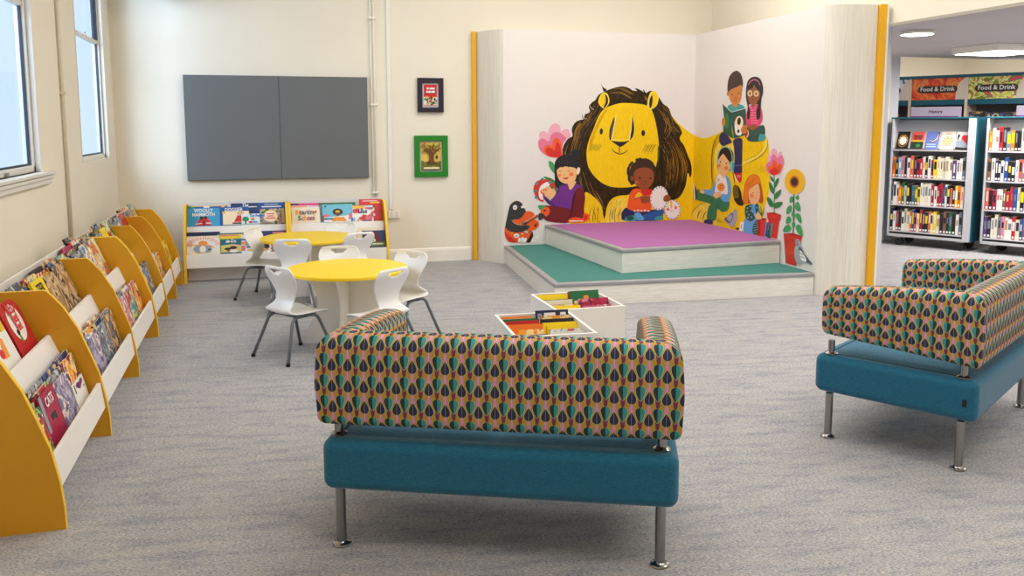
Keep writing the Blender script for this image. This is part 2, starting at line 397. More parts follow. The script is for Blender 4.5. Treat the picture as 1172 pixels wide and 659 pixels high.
# grey pin board
t = thing('notice_board', 'large blank grey felt notice board in two halves on the back wall', 'notice board', wp(.222, .99, .0), math.atan(SL))
for a, b, n in ((-.985, -.003, 'left'), (.003, .965, 'right')):
    MB().box((a, -.06, .03), (b, -.012, 1.16)).build('board_panel', board_m, t, bevel=.003)
MB().box((-.99, -.056, .025), (.97, -.0, 1.165)).build('board_edge', boardedge, t, bevel=.002)
# framed pictures
def picture(label, x, z0, w, h, fcol, fw, art):
    t = thing('framed_picture', label, 'picture', wp(x, z0, .0), math.atan(SL))
    f = MB(); d = .045
    f.box((-w/2, -d, 0), (-w/2+fw, 0, h)); f.box((w/2-fw, -d, 0), (w/2, 0, h)); f.box((-w/2+fw, -d, 0), (w/2-fw, 0, fw)); f.box((-w/2+fw, -d, h-fw), (w/2-fw, 0, h))
    f.build('frame', fcol, t, bevel=.004)
    MB().box((-w/2+fw, -.012, fw), (w/2-fw, -.002, h-fw)).build('mount', M('silver_mount', srgb(190, 190, 196), .4), t)
    iw, ih = w/2-fw-.016, h-2*fw-.03
    art(t, iw, fw+.015, ih)
def flat(name, parent, shapes, y=-.0135):
    mb = MB(); mats = []
    for k, (m, poly) in enumerate(shapes):
        if m not in mats: mats.append(m)
        mb.prism(poly, lambda a, b, t: (a, t, b), y-.0005*(k+1), y, mats.index(m))
    return mb.build(name, mats, parent)
def ell(cx, cz, rx, rz, n=20, a0=0, a1=2*PI): return [(cx+rx*math.cos(a0+(a1-a0)*k/n), cz+rz*math.sin(a0+(a1-a0)*k/n)) for k in range(n)]
def rect(x0, z0, x1, z1): return [(x0, z0), (x1, z0), (x1, z1), (x0, z1)]
def art_red(t, iw, z0, ih):
    red = M('poster_red', srgb(214, 40, 48), .4); wh = M('poster_white', srgb(240, 238, 232), .4); bk = M('poster_black', srgb(30, 28, 30), .4)
    gr = M('poster_green', srgb(60, 140, 70), .4); ye = M('poster_yellow', srgb(236, 190, 40), .4)
    sh = [(wh, rect(-iw, z0, iw, z0+ih)), (red, rect(-iw+.004, z0+ih*.42, iw-.004, z0+ih-.006)), (red, rect(-iw+.004, z0+.004, iw-.004, z0+.012))]
    rr = random.Random(3)
    for k in range(26):
        x, z = rr.uniform(-iw*.85, iw*.85), z0+rr.uniform(.02, ih*.42)
        sh.append((rr.choice([bk, red, gr, ye, bk]), ell(x, z, rr.uniform(.006, .014), rr.uniform(.006, .016), 8)))
    flat('print', t, sh)
    flat('print_banner', t, [(wh, rect(-iw*.55, z0+ih*.76, iw*.6, z0+ih*.84)), (wh, rect(-iw*.62, z0+ih*.60, iw*.62, z0+ih*.70)), (red, rect(-iw*.2, z0+ih*.75, -iw*.12, z0+ih*.85)), (red, rect(iw*.1, z0+ih*.59, iw*.17, z0+ih*.71)), (red, rect(-iw*.36, z0+ih*.59, -iw*.30, z0+ih*.71))], -.028)
def art_tree(t, iw, z0, ih):
    sky = M('print_gold', srgb(232, 200, 96), .4); br = M('print_brown', srgb(112, 66, 30), .5); gd = M('print_leaf', srgb(120, 130, 40), .5)
    og = M('print_amber', srgb(206, 140, 40), .5); cr = M('print_cream', srgb(236, 224, 180), .5); bk = M('print_dark', srgb(36, 30, 26), .5)
    zz = lambda f: z0+ih*f
    sh = [(sky, rect(-iw, z0, iw, z0+ih)), (gd, [(-iw, z0), (iw, z0), (iw, zz(.34)), (iw*.3, zz(.28)), (-iw*.4, zz(.30)), (-iw, zz(.36))])]
    rr = random.Random(5)
    for k in range(40):
        sh.append((rr.choice([og, gd, sky, og]), ell(rr.uniform(-iw*.92, iw*.92), zz(rr.uniform(.60, .96)), .012, .010, 8)))
    sh.append((br, [(-iw*.45, zz(.22)), (-iw*.2, zz(.36)), (-iw*.22, zz(.55)), (-iw*.7, zz(.75)), (-iw*.62, zz(.80)), (-iw*.2, zz(.66)), (-iw*.12, zz(.92)), (0, zz(.7)), (iw*.25, zz(.9)), (iw*.2, zz(.66)), (iw*.75, zz(.8)), (iw*.8, zz(.75)), (iw*.26, zz(.55)), (iw*.24, zz(.36)), (iw*.5, zz(.22))]))
    for k in range(16):
        sh.append((rr.choice([og, gd]), ell(rr.uniform(-iw*.92, iw*.92), zz(rr.uniform(.66, .97)), .009, .008, 8)))
    for k in range(18):
        sh.append((rr.choice([cr, bk, og]), ell(rr.uniform(-iw*.9, iw*.9), zz(rr.uniform(.14, .32)), .005, .005, 6)))
    sh.append((bk, ell(iw*.55, zz(.47), .008, .02, 10))); sh.append((cr, [(-iw*.8, zz(.05)), (iw*.8, zz(.05)), (iw*.75, zz(.12)), (-iw*.75, zz(.12))]))
    flat('print', t, sh)
picture('small picture in a black frame with a red and white print, above the green one', 1.925, 1.765, .305, .395, M('black_frame', srgb(30, 20, 40), .4), .055, art_red)
picture('picture in a bright green frame showing a gnarled golden tree, below the black one', 1.925, 1.01, .395, .485, M('green_frame', srgb(20, 128, 24), .45), .062, art_tree)

# ------------------------------------------------------------------ books
PALS = {
 'blue': [srgb(30, 80, 150), srgb(60, 140, 200), srgb(240, 240, 235), srgb(240, 170, 60), srgb(20, 40, 90)],
 'teal': [srgb(20, 120, 130), srgb(90, 180, 180), srgb(240, 220, 150), srgb(200, 60, 60), srgb(10, 60, 70)],
 'red': [srgb(190, 30, 40), srgb(230, 70, 60), srgb(245, 235, 220), srgb(250, 190, 60), srgb(120, 16, 30)],
 'yellow': [srgb(245, 215, 20), srgb(250, 225, 40), srgb(240, 230, 60), srgb(40, 60, 120), srgb(220, 120, 30)],
 'green': [srgb(30, 110, 60), srgb(90, 160, 70), srgb(235, 225, 190), srgb(200, 60, 60), srgb(20, 60, 40)],
 'orange': [srgb(236, 120, 30), srgb(245, 160, 60), srgb(250, 220, 150), srgb(90, 40, 90), srgb(180, 50, 30)],
 'pink': [srgb(226, 130, 150), srgb(240, 180, 180), srgb(200, 90, 120), srgb(245, 230, 220), srgb(110, 80, 120)],
 'crimson': [srgb(170, 24, 66), srgb(190, 40, 84), srgb(170, 24, 66), srgb(220, 130, 150), srgb(60, 30, 60)],
 'white': [srgb(240, 238, 230), srgb(240, 238, 230), srgb(225, 222, 215), srgb(220, 90, 60), srgb(60, 110, 160)],
 'navy': [srgb(24, 32, 70), srgb(36, 50, 100), srgb(70, 90, 150), srgb(230, 200, 120), srgb(12, 16, 40)],
 'grey': [srgb(120, 128, 140), srgb(160, 168, 176), srgb(90, 98, 110), srgb(214, 210, 204), srgb(60, 66, 80)],
 'brown': [srgb(130, 92, 62), srgb(176, 134, 92), srgb(210, 180, 140), srgb(70, 52, 44), srgb(100, 110, 120)],
 'purple': [srgb(90, 50, 120), srgb(140, 90, 160), srgb(220, 190, 220), srgb(250, 190, 60), srgb(50, 26, 70)],
 'cream': [srgb(240, 226, 196), srgb(245, 235, 210), srgb(230, 200, 150), srgb(220, 110, 60), srgb(60, 120, 110)],
 'lilac grey': [srgb(150, 140, 170), srgb(190, 180, 200), srgb(120, 116, 150), srgb(236, 210, 210), srgb(80, 80, 110)],
}
SPINE = {k: M('spine_'+k, v[0], .45) for k, v in PALS.items()}
SPINE['black'] = M('spine_black', srgb(30, 28, 32), .45); PALS['black'] = [srgb(30, 28, 32), srgb(50, 46, 54), srgb(90, 80, 90), srgb(200, 170, 110), srgb(16, 14, 18)]
def cover_of(c): return mat_art('cover_'+c, PALS[c])
BOOKG = 'x'
def book(label, col, w, h, t, loc, rot, group, plain=False, title=None, tcol=None, decor=None, tsize=None, curved=False):
    """origin at the bottom middle of the front cover; cover faces local +x"""
    r = thing('book', label, 'book', loc, group=group, rot=rot)
    art = M('plain_cover_'+col, PALS[col][0], .4) if plain else cover_of(col)
    c = .0022 if t > .006 else .0012
    cv = MB()
    if curved:   # one corner-rounded board shape
        rr = w*.32
        out = [(-w/2, 0), (w/2, 0)]+[(w/2-rr+rr*math.cos(a*PI/12), h-rr+rr*math.sin(a*PI/12)) for a in range(7)]+[(-w/2, h)]
        cv.prism(out, lambda a, b, q: (q, a, b), -c, 0); cv.prism(out, lambda a, b, q: (q, a, b), -t, -t+c)
        cv.box((-t, -w/2-.001, 0), (0, -w/2+c, h))
        pg = MB().prism([(a*.97, b*.975+.002) for a, b in out], lambda a, b, q: (q, a, b), -t+c, -c)
    else:
        cv.box((-c, -w/2, 0), (0, w/2, h)); cv.box((-t, -w/2, 0), (-t+c, w/2, h)); cv.box((-t, -w/2-.001, 0), (0, -w/2+c, h))
        pg = MB().box((-t+c, -w/2+c, .003), (-c, w/2-.004, h-.003))
    cv.build('cover', [art], r); pg.build('pages', paper, r)
    if decor:
        mb = MB(); mats = []
        for k, (m, poly) in enumerate(decor):
            if m not in mats: mats.append(m)
            mb.prism([((a-.5)*w, b*h) for a, b in poly], lambda a, b, q: (q, a, b), .0002, .0006+.0003*k, mats.index(m))
        mb.build('cover_picture', mats, r)
    if title:
        lines = title if isinstance(title, list) else [(title, .82, tsize or .05)]
        for (s, zf, sz) in lines: text(s, sz, tcol or MATS['poster_white'], r, 'title', (.0045, 0, zf*h), bold=.0012, sx=.85)
    return r
# ------------------------------------------------------------------ curved yellow bookcases
BPROF = [(.012, .012), (.507, .012), (.505, .093), (.494, .197), (.468, .335), (.424, .463), (.381, .579), (.320, .690), (.273, .751), (.250, .776), (.240, .782), (.012, .782)]
BPROF = [(0, 0), (.507, 0)]+BPROF[2:11]+[(0, .782)]
def bookcase(name, label, loc, rotz, ys, group=None):
    """local x = depth out from the back, local y = along; ys = positions of the yellow sides"""
    r = thing(name, label, 'bookcase', loc, rotz, group)
    th = .024
    for y in ys:
        s = MB().prism(BPROF, lambda a, b, t: (a, t, b), y-th/2, y+th/2, 0, 0)
        s.build('side_panel', yel_face, r)
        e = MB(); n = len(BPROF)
        out = BPROF[1:]                                  # edging strip, painted lighter as if lit: front curve and top
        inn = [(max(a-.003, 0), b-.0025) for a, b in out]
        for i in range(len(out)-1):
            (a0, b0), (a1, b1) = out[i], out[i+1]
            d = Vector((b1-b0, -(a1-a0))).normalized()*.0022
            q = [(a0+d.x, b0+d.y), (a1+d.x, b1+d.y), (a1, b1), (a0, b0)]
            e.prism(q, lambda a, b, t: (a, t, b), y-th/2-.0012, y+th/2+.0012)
        e.build('edging_strip', yel_edge_lit, r)
    for y0, y1 in zip(ys[:-1], ys[1:]):
        a, b = y0+th/2+.001, y1-th/2-.001
        if b-a < .1: continue
        MB().box((0, a, .10), (.014, b, .80)).build('back_panel', white_m, r)
        f = MB().prism([(.455, .288), (.473, .288), (.489, .152), (.471, .152)], lambda p, q, t: (p, t, q), a, b); f.build('front_rail', white_m, r, bevel=.002)
        f = MB().prism([(.236, .556), (.254, .556), (.300, .440), (.282, .440)], lambda p, q, t: (p, t, q), a, b); f.build('middle_rail', white_m, r, bevel=.002)
        MB().prism([(.014, .425), (.014, .44), (.281, .458), (.289, .440)], lambda p, q, t: (p, t, q), a, b).build('upper_shelf', white_m, r)
        MB().prism([(.014, .14), (.014, .155), (.470, .172), (.470, .155)], lambda p, q, t: (p, t, q), a, b).build('lower_shelf', white_m, r)
        MB().prism([(.205, .155), (.219, .155), (.300, .43), (.286, .43)], lambda p, q, t: (p, t, q), a, b).build('partition', white_m, r)
        MB().box((.30, a, 0), (.318, b, .15)).build('plinth', white_m, r)
    return r
XB = -1.305
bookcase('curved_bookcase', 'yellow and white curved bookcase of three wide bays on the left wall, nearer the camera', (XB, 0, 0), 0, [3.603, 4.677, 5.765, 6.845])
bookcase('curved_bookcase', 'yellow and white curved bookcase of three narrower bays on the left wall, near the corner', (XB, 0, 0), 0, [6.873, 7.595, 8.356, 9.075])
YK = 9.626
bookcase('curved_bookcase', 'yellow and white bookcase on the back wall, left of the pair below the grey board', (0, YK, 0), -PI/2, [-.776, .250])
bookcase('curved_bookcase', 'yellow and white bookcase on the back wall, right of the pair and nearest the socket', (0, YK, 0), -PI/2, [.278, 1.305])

cols = list(PALS)
def put_book(side, along, tier, depth, col, w, h, t, label, group, lean=None, **k):
    """side 'L' (left wall run) or 'B' (back wall run)"""
    up = tier == 'upper'; f0 = (.108 if up else .125)/h
    if k.get('decor'): k['decor'] = [(m, [(a, f0+(1-f0)*b) for a, b in q]) for m, q in k['decor']]
    if k.get('title'): k['title'] = [(s_, f0+(1-f0)*zf, sz) for s_, zf, sz in k['title']]
    ln = math.radians(lean if lean is not None else (22 if up else 14))
    d = (.232 if up else .436)-depth; z = (.461 if up else .176)+.0
    sl = (.018/.267 if up else .017/.456); z = (.4405+ (d-.014)*.0655 if up else .1565+(d-.014)*.0345)+t*math.sin(ln)+.001
    if side == 'L': loc = (XB+d, along, z); rz = 0
    else: loc = (along, YK-d, z); rz = -PI/2
    return book(label, col, w, h, t, loc, (k.pop('tilt', 0), -ln, rz), group, **k)
ORD = ['nearest', 'second', 'third', 'fourth', 'fifth', 'sixth', 'seventh', 'eighth', 'ninth']
wh_ = M('poster_white', (.87, .86, .8), .4); bk_ = MATS['poster_black']
skin_ = M('print_skin', srgb(224, 178, 140), .5); dkb = M('print_darkbrown', srgb(52, 34, 28), .5); rd_ = M('poster_red', (0.6, .02, .02)); gy_ = M('print_grey', srgb(150, 160, 176), .5)
or_ = M('print_orange', srgb(240, 150, 60), .5); gn_ = MATS['poster_green']; ye_ = MATS['poster_yellow']; bl_ = M('print_blue', srgb(50, 120, 190), .5); pk_ = M('print_pink', srgb(226, 110, 130), .5)
dteal = M('print_teal', srgb(14, 104, 128), .5); sand = M('print_sand', srgb(214, 208, 120), .5); ltb = M('print_pale_blue', srgb(196, 220, 236), .5)
redoval = [(wh_, ell(.52, .47, .40, .44, 20)), (dkb, ell(.40, .30, .07, .08)), (gn_, [(.34, .05), (.48, .05), (.45, .24), (.36, .24)])]
# bay: name, y0, y1, upper stacks, lower stacks -> each stack: list (front first) of (colour, w, h, extra)
bays = [
 ('nearest wide bay', 3.63, 4.65,
  [[('green', .25, .29, {}), ('grey', .26, .31, {}), ('brown', .24, .33, {})],
   [('white', .24, .28, dict(dy=.065, plain=True, title=[('OFF', .78, .085)], tcol=bk_, decor=[(or_, [(.3, .05), (.55, .05), (.6, .5), (.45, .55), (.35, .3)]), (rd_, ell(.25, .2, .12, .12)), (ye_, rect(.72, .62, .98, .95))])), ('cream', .25, .31, dict(plain=True)), ('red', .24, .33, {}), ('grey', .24, .34, {})],
   [('red', .28, .31, dict(dy=.02, plain=True, curved=True, decor=[(wh_, ell(.50, .50, .34, .42, 20)), (dkb, ell(.36, .30, .07, .07)), (gn_, [(.31, .10), (.42, .10), (.40, .23), (.33, .23)])], title=[('RED', .82, .082), ('Red', .60, .070), ('Red', .40, .060)], tcol=rd_))]],
  [[('green', .22, .27, {}), ('teal', .24, .29, {}), ('grey', .24, .31, {}), ('teal', .24, .325, {})],
   [('crimson', .25, .30, dict(plain=True, decor=[(bk_, [(.4, .18), (.55, .22), (.68, .1), (.7, .34), (.55, .38), (.35, .36)]), (gy_, rect(0, .0, .14, 1))], title=[('CATS', .72, .06)])), ('green', .25, .31, {}), ('grey', .25, .33, {})],
   [('lilac grey', .24, .28, {}), ('grey', .24, .31, {}), ('navy', .22, .33, {})],
   [('white', .19, .19, dict(plain=True, decor=[(M('heart_purple', srgb(110, 40, 110), .5), [(.55, .15), (.85, .5), (.88, .72), (.75, .84), (.58, .72), (.42, .84), (.28, .72), (.3, .5)]), (gn_, ell(.85, .08, .1, .06, 8)), (bk_, rect(.13, .15, .18, .9))])), ('orange', .25, .31, {}), ('navy', .23, .33, {})]]),
 ('second wide bay', 4.70, 5.74,
  [[('grey', .25, .27, {}), ('navy', .25, .30, {}), ('grey', .24, .33, {})],
   [('yellow', .24, .31, dict(plain=True, decor=[(M('print_navy', srgb(20, 40, 110), .5), [(.25, .22), (.6, .32), (.95, .05), (.6, .16)])], title=[('TER', .74, .09)], tcol=bk_)), ('teal', .24, .33, {})],
   [('brown', .20, .30, {}), ('red', .20, .32, {}), ('black', .2, .335, {})],
   [('brown', .20, .32, {}), ('navy', .2, .335, {}), ('cream', .2, .345, {})]],
  [[('grey', .22, .26, {}), ('teal', .22, .28, {}), ('brown', .22, .30, {}), ('white', .2, .31, {})],
   [('lilac grey', .24, .28, {}), ('blue', .24, .30, {}), ('orange', .22, .315, {})],
   [('grey', .20, .29, {}), ('navy', .20, .31, {}), ('cream', .2, .33, {})],
   [('brown', .20, .30, {}), ('grey', .20, .315, {})]]),
 ('third wide bay', 5.79, 6.82,
  [[('red', .22, .28, {}), ('grey', .22, .31, {}), ('teal', .2, .33, {})],
   [('grey', .24, .31, {}), ('navy', .24, .33, {}), ('crimson', .22, .35, {})],
   [('blue', .20, .33, {}), ('black', .22, .34, {}), ('red', .2, .36, {}), ('black', .2, .385, {})],
   [('cream', .22, .33, {}), ('brown', .22, .34, {}), ('green', .2, .36, {})]],
  [[('grey', .22, .27, {}), ('lilac grey', .22, .29, {}), ('white', .22, .31, {})],
   [('pink', .24, .29, {}), ('grey', .24, .31, {}), ('navy', .22, .325, {})],
   [('teal', .22, .29, {}), ('white', .22, .31, {}), ('brown', .22, .32, {})],
   [('orange', .20, .28, {}), ('pink', .20, .30, {})]]),
 ('first narrow bay', 6.90, 7.57,
  [[('grey', .18, .33, {}), ('black', .2, .35, {}), ('blue', .2, .37, {})], [('yellow', .2, .35, dict(plain=True)), ('grey', .2, .37, {}), ('navy', .2, .38, {})], [('green', .22, .38, {}), ('cream', .22, .37, {})]],
  [[('grey', .2, .28, {}), ('lilac grey', .2, .30, {})], [('blue', .2, .31, {}), ('white', .2, .33, {})], [('grey', .2, .33, {}), ('brown', .2, .34, {})]]),
 ('second narrow bay', 7.62, 8.33,
  [[('grey', .2, .34, {}), ('navy', .2, .36, {})], [('grey', .2, .36, {}), ('black', .18, .37, {})], [('red', .18, .36, dict(plain=True)), ('pink', .2, .37, {})]],
  [[('teal', .2, .27, {}), ('white', .2, .29, {})], [('blue', .2, .33, {}), ('brown', .2, .31, {})], [('orange', .2, .30, {}), ('red', .2, .31, {})]]),
 ('third narrow bay', 8.38, 9.05,
  [[('navy', .2, .36, {}), ('red', .2, .38, {}), ('teal', .2, .39, {})], [('brown', .2, .36, {}), ('cream', .2, .385, {})], [('yellow', .2, .36, {}), ('grey', .18, .39, {})]],
  [[('red', .2, .34, {}), ('orange', .2, .33, {}), ('green', .18, .35, {})], [('orange', .2, .31, {}), ('black', .2, .32, {})], [('yellow', .24, .30, {}), ('yellow', .22, .32, dict(plain=True))]]),
]
for bi, (bn, y0, y1, ups, los) in enumerate(bays):
    for tier, stacks in (('upper', ups), ('lower', los)):
        n = len(stacks); pitch = (y1-y0)/n
        for si, st in enumerate(stacks):
            dep = 0
            for k, (c, w, h, ex) in enumerate(st):
                tt = R.choice([.008, .011, .014])
                ex = dict(ex); dy = ex.pop('dy', 0); w_ = min(w*(1.0 if 'title' in ex else 1.25), (y1-y0)/n-.006)
                jit = 0 if k == 0 else R.uniform(-1, 1)*.5*(pitch-w_-.002)
                hmax = .34 if tier == 'upper' else .31
                where = ('in front', 'second behind', 'third behind', 'rearmost')[k]
                lab = '%s picture book, %s stack of the %s tier, %s, %s' % (c, ORD[si], tier, bn, where)
                put_book('L', y0+pitch*(si+.5)+jit+dy, tier, dep, c, w_, h*.97 if tier == 'lower' else h*1.08, tt, lab, 'picture books in the left wall bookcases', **dict(ex))
                dep += tt+(.012 if tier == 'upper' else .005)
# back wall books
def bx_(x, tier, depth, col, w, h, label, t=.011, **k): put_book('B', x, tier, depth, col, w, h, t, label, 'picture books in the back wall bookcases', **k)
ltblue = dict(plain=True)
PALS['sky'] = [srgb(60, 160, 205)]; PALS['pale'] = [srgb(222, 232, 240)]; PALS['royal'] = [srgb(20, 90, 165)]; PALS['midnight'] = [srgb(40, 56, 104)]
PALS['deep teal'] = [srgb(12, 108, 130)]; PALS['magenta'] = [srgb(220, 40, 120)]; PALS['aqua'] = [srgb(110, 190, 215)]; PALS['scarlet'] = [srgb(210, 30, 40)]; PALS['ivory'] = [srgb(240, 226, 204)]
jk = [(rd_, [(.27, 0), (.75, 0), (.70, .25), (.58, .48), (.5, .5), (.42, .48), (.32, .25)]), (dkb, ell(.44, .44, .06, .1, 10)), (dkb, ell(.56, .46, .05, .1, 10)), (wh_, [(.25, .07), (.45, .12), (.45, .16), (.24, .12)]), (wh_, [(.57, .12), (.74, .10), (.74, .16), (.57, .17)]), (dkb, rect(.48, 0, .53, .3))]
bx_(-.600, 'upper', 0, 'sky', .325, .300, 'bright blue book titled WOOLLY MAMMOTH with a figure in a red jumper', title=[('WOOLLY', .86, .052), ('MAMMOTH', .62, .052)], decor=jk, plain=True)
bx_(-.56, 'upper', .022, 'royal', .40, .325, 'blue book peeping out above the woolly mammoth book', plain=True, decor=[(ye_, rect(.08, .965, .98, 1)), (gn_, rect(0, .9, .18, .97)), (wh_, rect(.4, .90, .55, .97)), (ye_, rect(.85, .6, .93, .97))])
bx_(-.295, 'upper', .012, 'royal', .31, .305, 'royal blue book titled DOGGER showing a child on a cream panel', plain=True, title=[('DOGGER', .84, .052)], decor=[(M('print_cream2', srgb(248, 226, 190), .5), rect(.14, .0, 1, .76)), (ye_, ell(.18, .70, .07, .06, 10)), (skin_, ell(.72, .64, .12, .12, 12)), (rd_, [(.5, .15), (.9, .15), (.88, .5), (.62, .52)]), (dkb, rect(.45, .04, .9, .12))])
bx_(-.175, 'upper', .034, 'midnight', .30, .345, 'midnight blue book titled The, standing at the back of the upper tier', plain=True, title=[('The', .90, .05)], decor=[(wh_, [(.3, .78), (.9, .80), (.9, .84), (.3, .83)])])
bx_(-.055, 'upper', -.012+.012, 'pale', .325, .225, 'pale blue landscape book titled The Perfect with a round green tree', plain=True, title=[('The Perfect', .80, .040)], tcol=bl_, decor=[(gn_, ell(.13, .5, .11, .24, 12)), (dkb, rect(.11, .05, .15, .3)), (ye_, ell(.35, .54, .07, .1, 10)), (dkb, rect(.31, .38, .41, .46)), (rd_, ell(.29, .2, .07, .1, 10)), (bl_, ell(.42, .2, .1, .06, 10)), (dkb, ell(.62, .28, .04, .05, 8)), (gn_, rect(0, 0, 1, .05)), (rd_, rect(.66, .05, .95, .09))])
bx_(.082, 'upper', 0, 'brown', .215, .275, 'square dark floral book with a cream scalloped panel, upper tier', decor=[(M('print_cream2', (0.9, .8, .6)), ell(.5, .5, .36, .40, 9)), (pk_, rect(.3, .62, .7, .7)), (pk_, rect(.34, .47, .66, .55)), (rd_, rect(.26, .33, .74, .4)), (gn_, ell(.2, .8, .1, .08, 8)), (gn_, ell(.85, .82, .1, .08, 8))])
bx_(.095, 'upper', .022, 'blue', .29, .345, 'tall blue book at the right end of the left bookcase, upper tier', plain=True, decor=[(ltb, rect(.25, .9, .75, .93)), (wh_, rect(.15, .78, .85, .83)), (M('print_tan', srgb(222, 190, 130), .5), rect(.72, 0, .96, .7))])
# lower tier, left unit
rays = [(wh_, rect(.0, .0, 1, .84))]
for k in range(-9, 10):
    a = PI/2+k*.165; rays.append((or_ if k % 2 else pk_, [(.5+.22*math.cos(a), .42+.22*math.sin(a)), (.5+.52*math.cos(a-.03), .42+.50*math.sin(a-.03)), (.5+.52*math.cos(a+.03), .42+.5*math.sin(a+.03))]))
rays = [(m, [(min(max(x, 0), 1), min(max(z, 0), .98)) for x, z in p]) for m, p in rays]
rays += [(MATS['poster_white'], ell(.5, .4, .36, .36, 20)), (or_, ell(.49, .56, .14, .16, 14)), (or_, [(.12, .46), (.4, .42), (.4, .48), (.14, .52)]), (or_, [(.6, .42), (.84, .30), (.84, .35), (.62, .5)]), (gy_, ell(.36, .26, .16, .2, 12)), (gy_, ell(.62, .24, .14, .2, 12)), (wh_, ell(.48, .24, .1, .2, 12)), (dkb, ell(.68, .2, .04, .05, 8)), (ye_, ell(.35, .06, .05, .04, 8))]
bx_(-.600, 'lower', 0, 'ivory', .325, .305, 'white book with a circus animal under orange sunrays, lower tier far left', plain=True, decor=rays)
bx_(-.60, 'lower', .016, 'navy', .33, .345, 'navy book standing behind the sunray book in the lower tier', plain=True)
bx_(-.325, 'lower', 0, 'deep teal', .205, .265, 'teal and yellow book with a pair of black creatures, lower tier', plain=True, decor=[(sand, [(0, 0), (1, 0), (1, .5), (.6, .6), (.3, .56), (0, .52)]), (sand, ell(.36, .8, .06, .08, 8)), (M('print_tan', (.7, .5, .2)), ell(.62, .28, .28, .32, 14)), (dkb, ell(.32, .25, .16, .10, 10)), (dkb, ell(.6, .33, .18, .12, 10)), (rd_, ell(.36, .12, .09, .06, 8)), (wh_, ell(.62, .08, .2, .12, 10))], title=[('ab-Do', .82, .048)])
bx_(-.31, 'lower', .016, 'yellow', .30, .325, 'yellow topped book behind the teal one in the lower tier', plain=True, decor=[(dteal, rect(0, .93, 1, 1)), (pk_, rect(.1, .84, .7, .9)), (dteal, rect(.85, .85, 1, .92))])
bx_(-.125, 'lower', 0, 'pale', .20, .30, 'pale blue book titled CAR with a grey vehicle, lower tier', plain=True, title=[('CAR', .87, .05)], tcol=M('print_navy', (0, 0, .1)), decor=[(gy_, rect(.2, .35, .8, .68)), (dkb, rect(.32, .5, .7, .6)), (or_, rect(.0, .42, .2, .6)), (pk_, rect(.0, .05, .2, .36)), (ye_, rect(.3, .03, .6, .15)), (dkb, rect(.25, .22, .7, .3)), (rd_, rect(.8, .4, .95, .5)), (MATS['print_dark'], rect(0, .68, .3, .76))])
bx_(.12, 'lower', 0, 'white', .25, .26, 'white book with green scenery, lower tier behind the yellow table', decor=[(dkb, rect(.05, .2, .25, .7)), (or_, rect(0, 0, .15, .12)), (gn_, rect(.3, .1, 1, .25))])
bx_(.11, 'lower', .016, 'midnight', .27, .335, 'dark blue book peeping over the lower tier beside the middle yellow sides', plain=True, decor=[(pk_, rect(.45, .85, .9, .93))])
# right unit
sc = [(ye_, 'S', -.082, .60), (rd_, 't', -.052, .60), (gn_, 'a', -.026, .60), (pk_, 'r', .002, .60), (bl_, 't', .022, .60), (or_, 'i', .040, .60), (gn_, 'n', .060, .60), (rd_, 'g', .090, .60)]
bx_(.455, 'upper', 0, 'ivory', .30, .275, 'cream book titled Starting School in coloured letters, upper tier', plain=True)
_b = [o for o in bpy.data.objects if o.get('label', '').startswith('cream book titled Starting')][0]
for m, ch, x, zf in sc: text(ch, .075, m, _b, 'title', (.004, x*1.12, .222), bold=.003)
for (m, ch), x in zip([(gn_, 'S'), (pk_, 'c'), (ye_, 'h'), (rd_, 'o'), (bl_, 'o'), (or_, 'l')], (-.062, -.03, 0, .03, .06, .082)): text(ch, .075, m, _b, 'title', (.004, x*1.1, .155), bold=.003)
bx_(.475, 'upper', .016, 'pale', .38, .300, 'pale blue book edging out to the right of the school book', plain=True, decor=[(or_, rect(.02, .90, .5, .97)), (pk_, rect(.55, .93, .95, .97)), (gn_, rect(.9, 0, .98, .08))])
bx_(.51, 'upper', .034, 'magenta', .42, .325, 'magenta topped book at the back behind the school book', plain=True, decor=[(bk_, rect(0, .92, .2, 1))])
bx_(.80, 'upper', 0, 'aqua', .33, .305, 'blue seaside book showing a child with a round dark afro, upper tier', plain=True, decor=[(wh_, [(0, .2), (.4, .28), (.9, .35), (1, .5), (1, 0), (0, 0)]), (pk_, rect(.02, .28, .2, .42)), (dteal, rect(0, .1, .4, .2)), (dkb, ell(.5, .55, .17, .2, 16)), (MATS['print_brown'], ell(.5, .46, .10, .14, 14)), (ye_, ell(.5, .58, .08, .06, 10)), (or_, [(.28, 0), (.8, 0), (.7, .24), (.4, .26)]), (pk_, [(.85, .1), (.98, .1), (.98, .5), (.88, .45)]), (dkb, ell(.1, .88, .04, .04, 8)), (M('print_blue', (0, 0, 0)), rect(.93, 0, 1, .2)), (MATS['poster_red'], rect(0, 0, .04, .35))])
bx_(.80, 'upper', .016, 'green', .40, .325, 'dark green edged book behind the afro child book', plain=True)
bx_(1.075, 'upper', 0, 'white', .23, .285, 'white book titled Like with scattered red and yellow patches, upper tier', decor=[(ye_, rect(.0, .82, .6, .98)), (ltb, rect(.6, .86, 1, .98)), (rd_, rect(.05, .5, .35, .78)), (rd_, [(.35, .1), (.6, .05), (.7, .35), (.5, .4)]), (pk_, rect(.65, .08, .95, .3))], title=[('Like', .60, .07)], tcol=M('print_navy', (0, 0, .1)))
bx_(1.165, 'upper', .018, 'scarlet', .24, .355, 'tall scarlet book at the far right end of the upper tier', plain=True, decor=[(wh_, rect(.15, .90, .85, .93)), (ye_, rect(.5, .80, .95, .87)), (pk_, rect(.45, .1, .65, .6)), (wh_, rect(.5, .45, .68, .58)), (wh_, rect(.5, .2, .7, .32))])
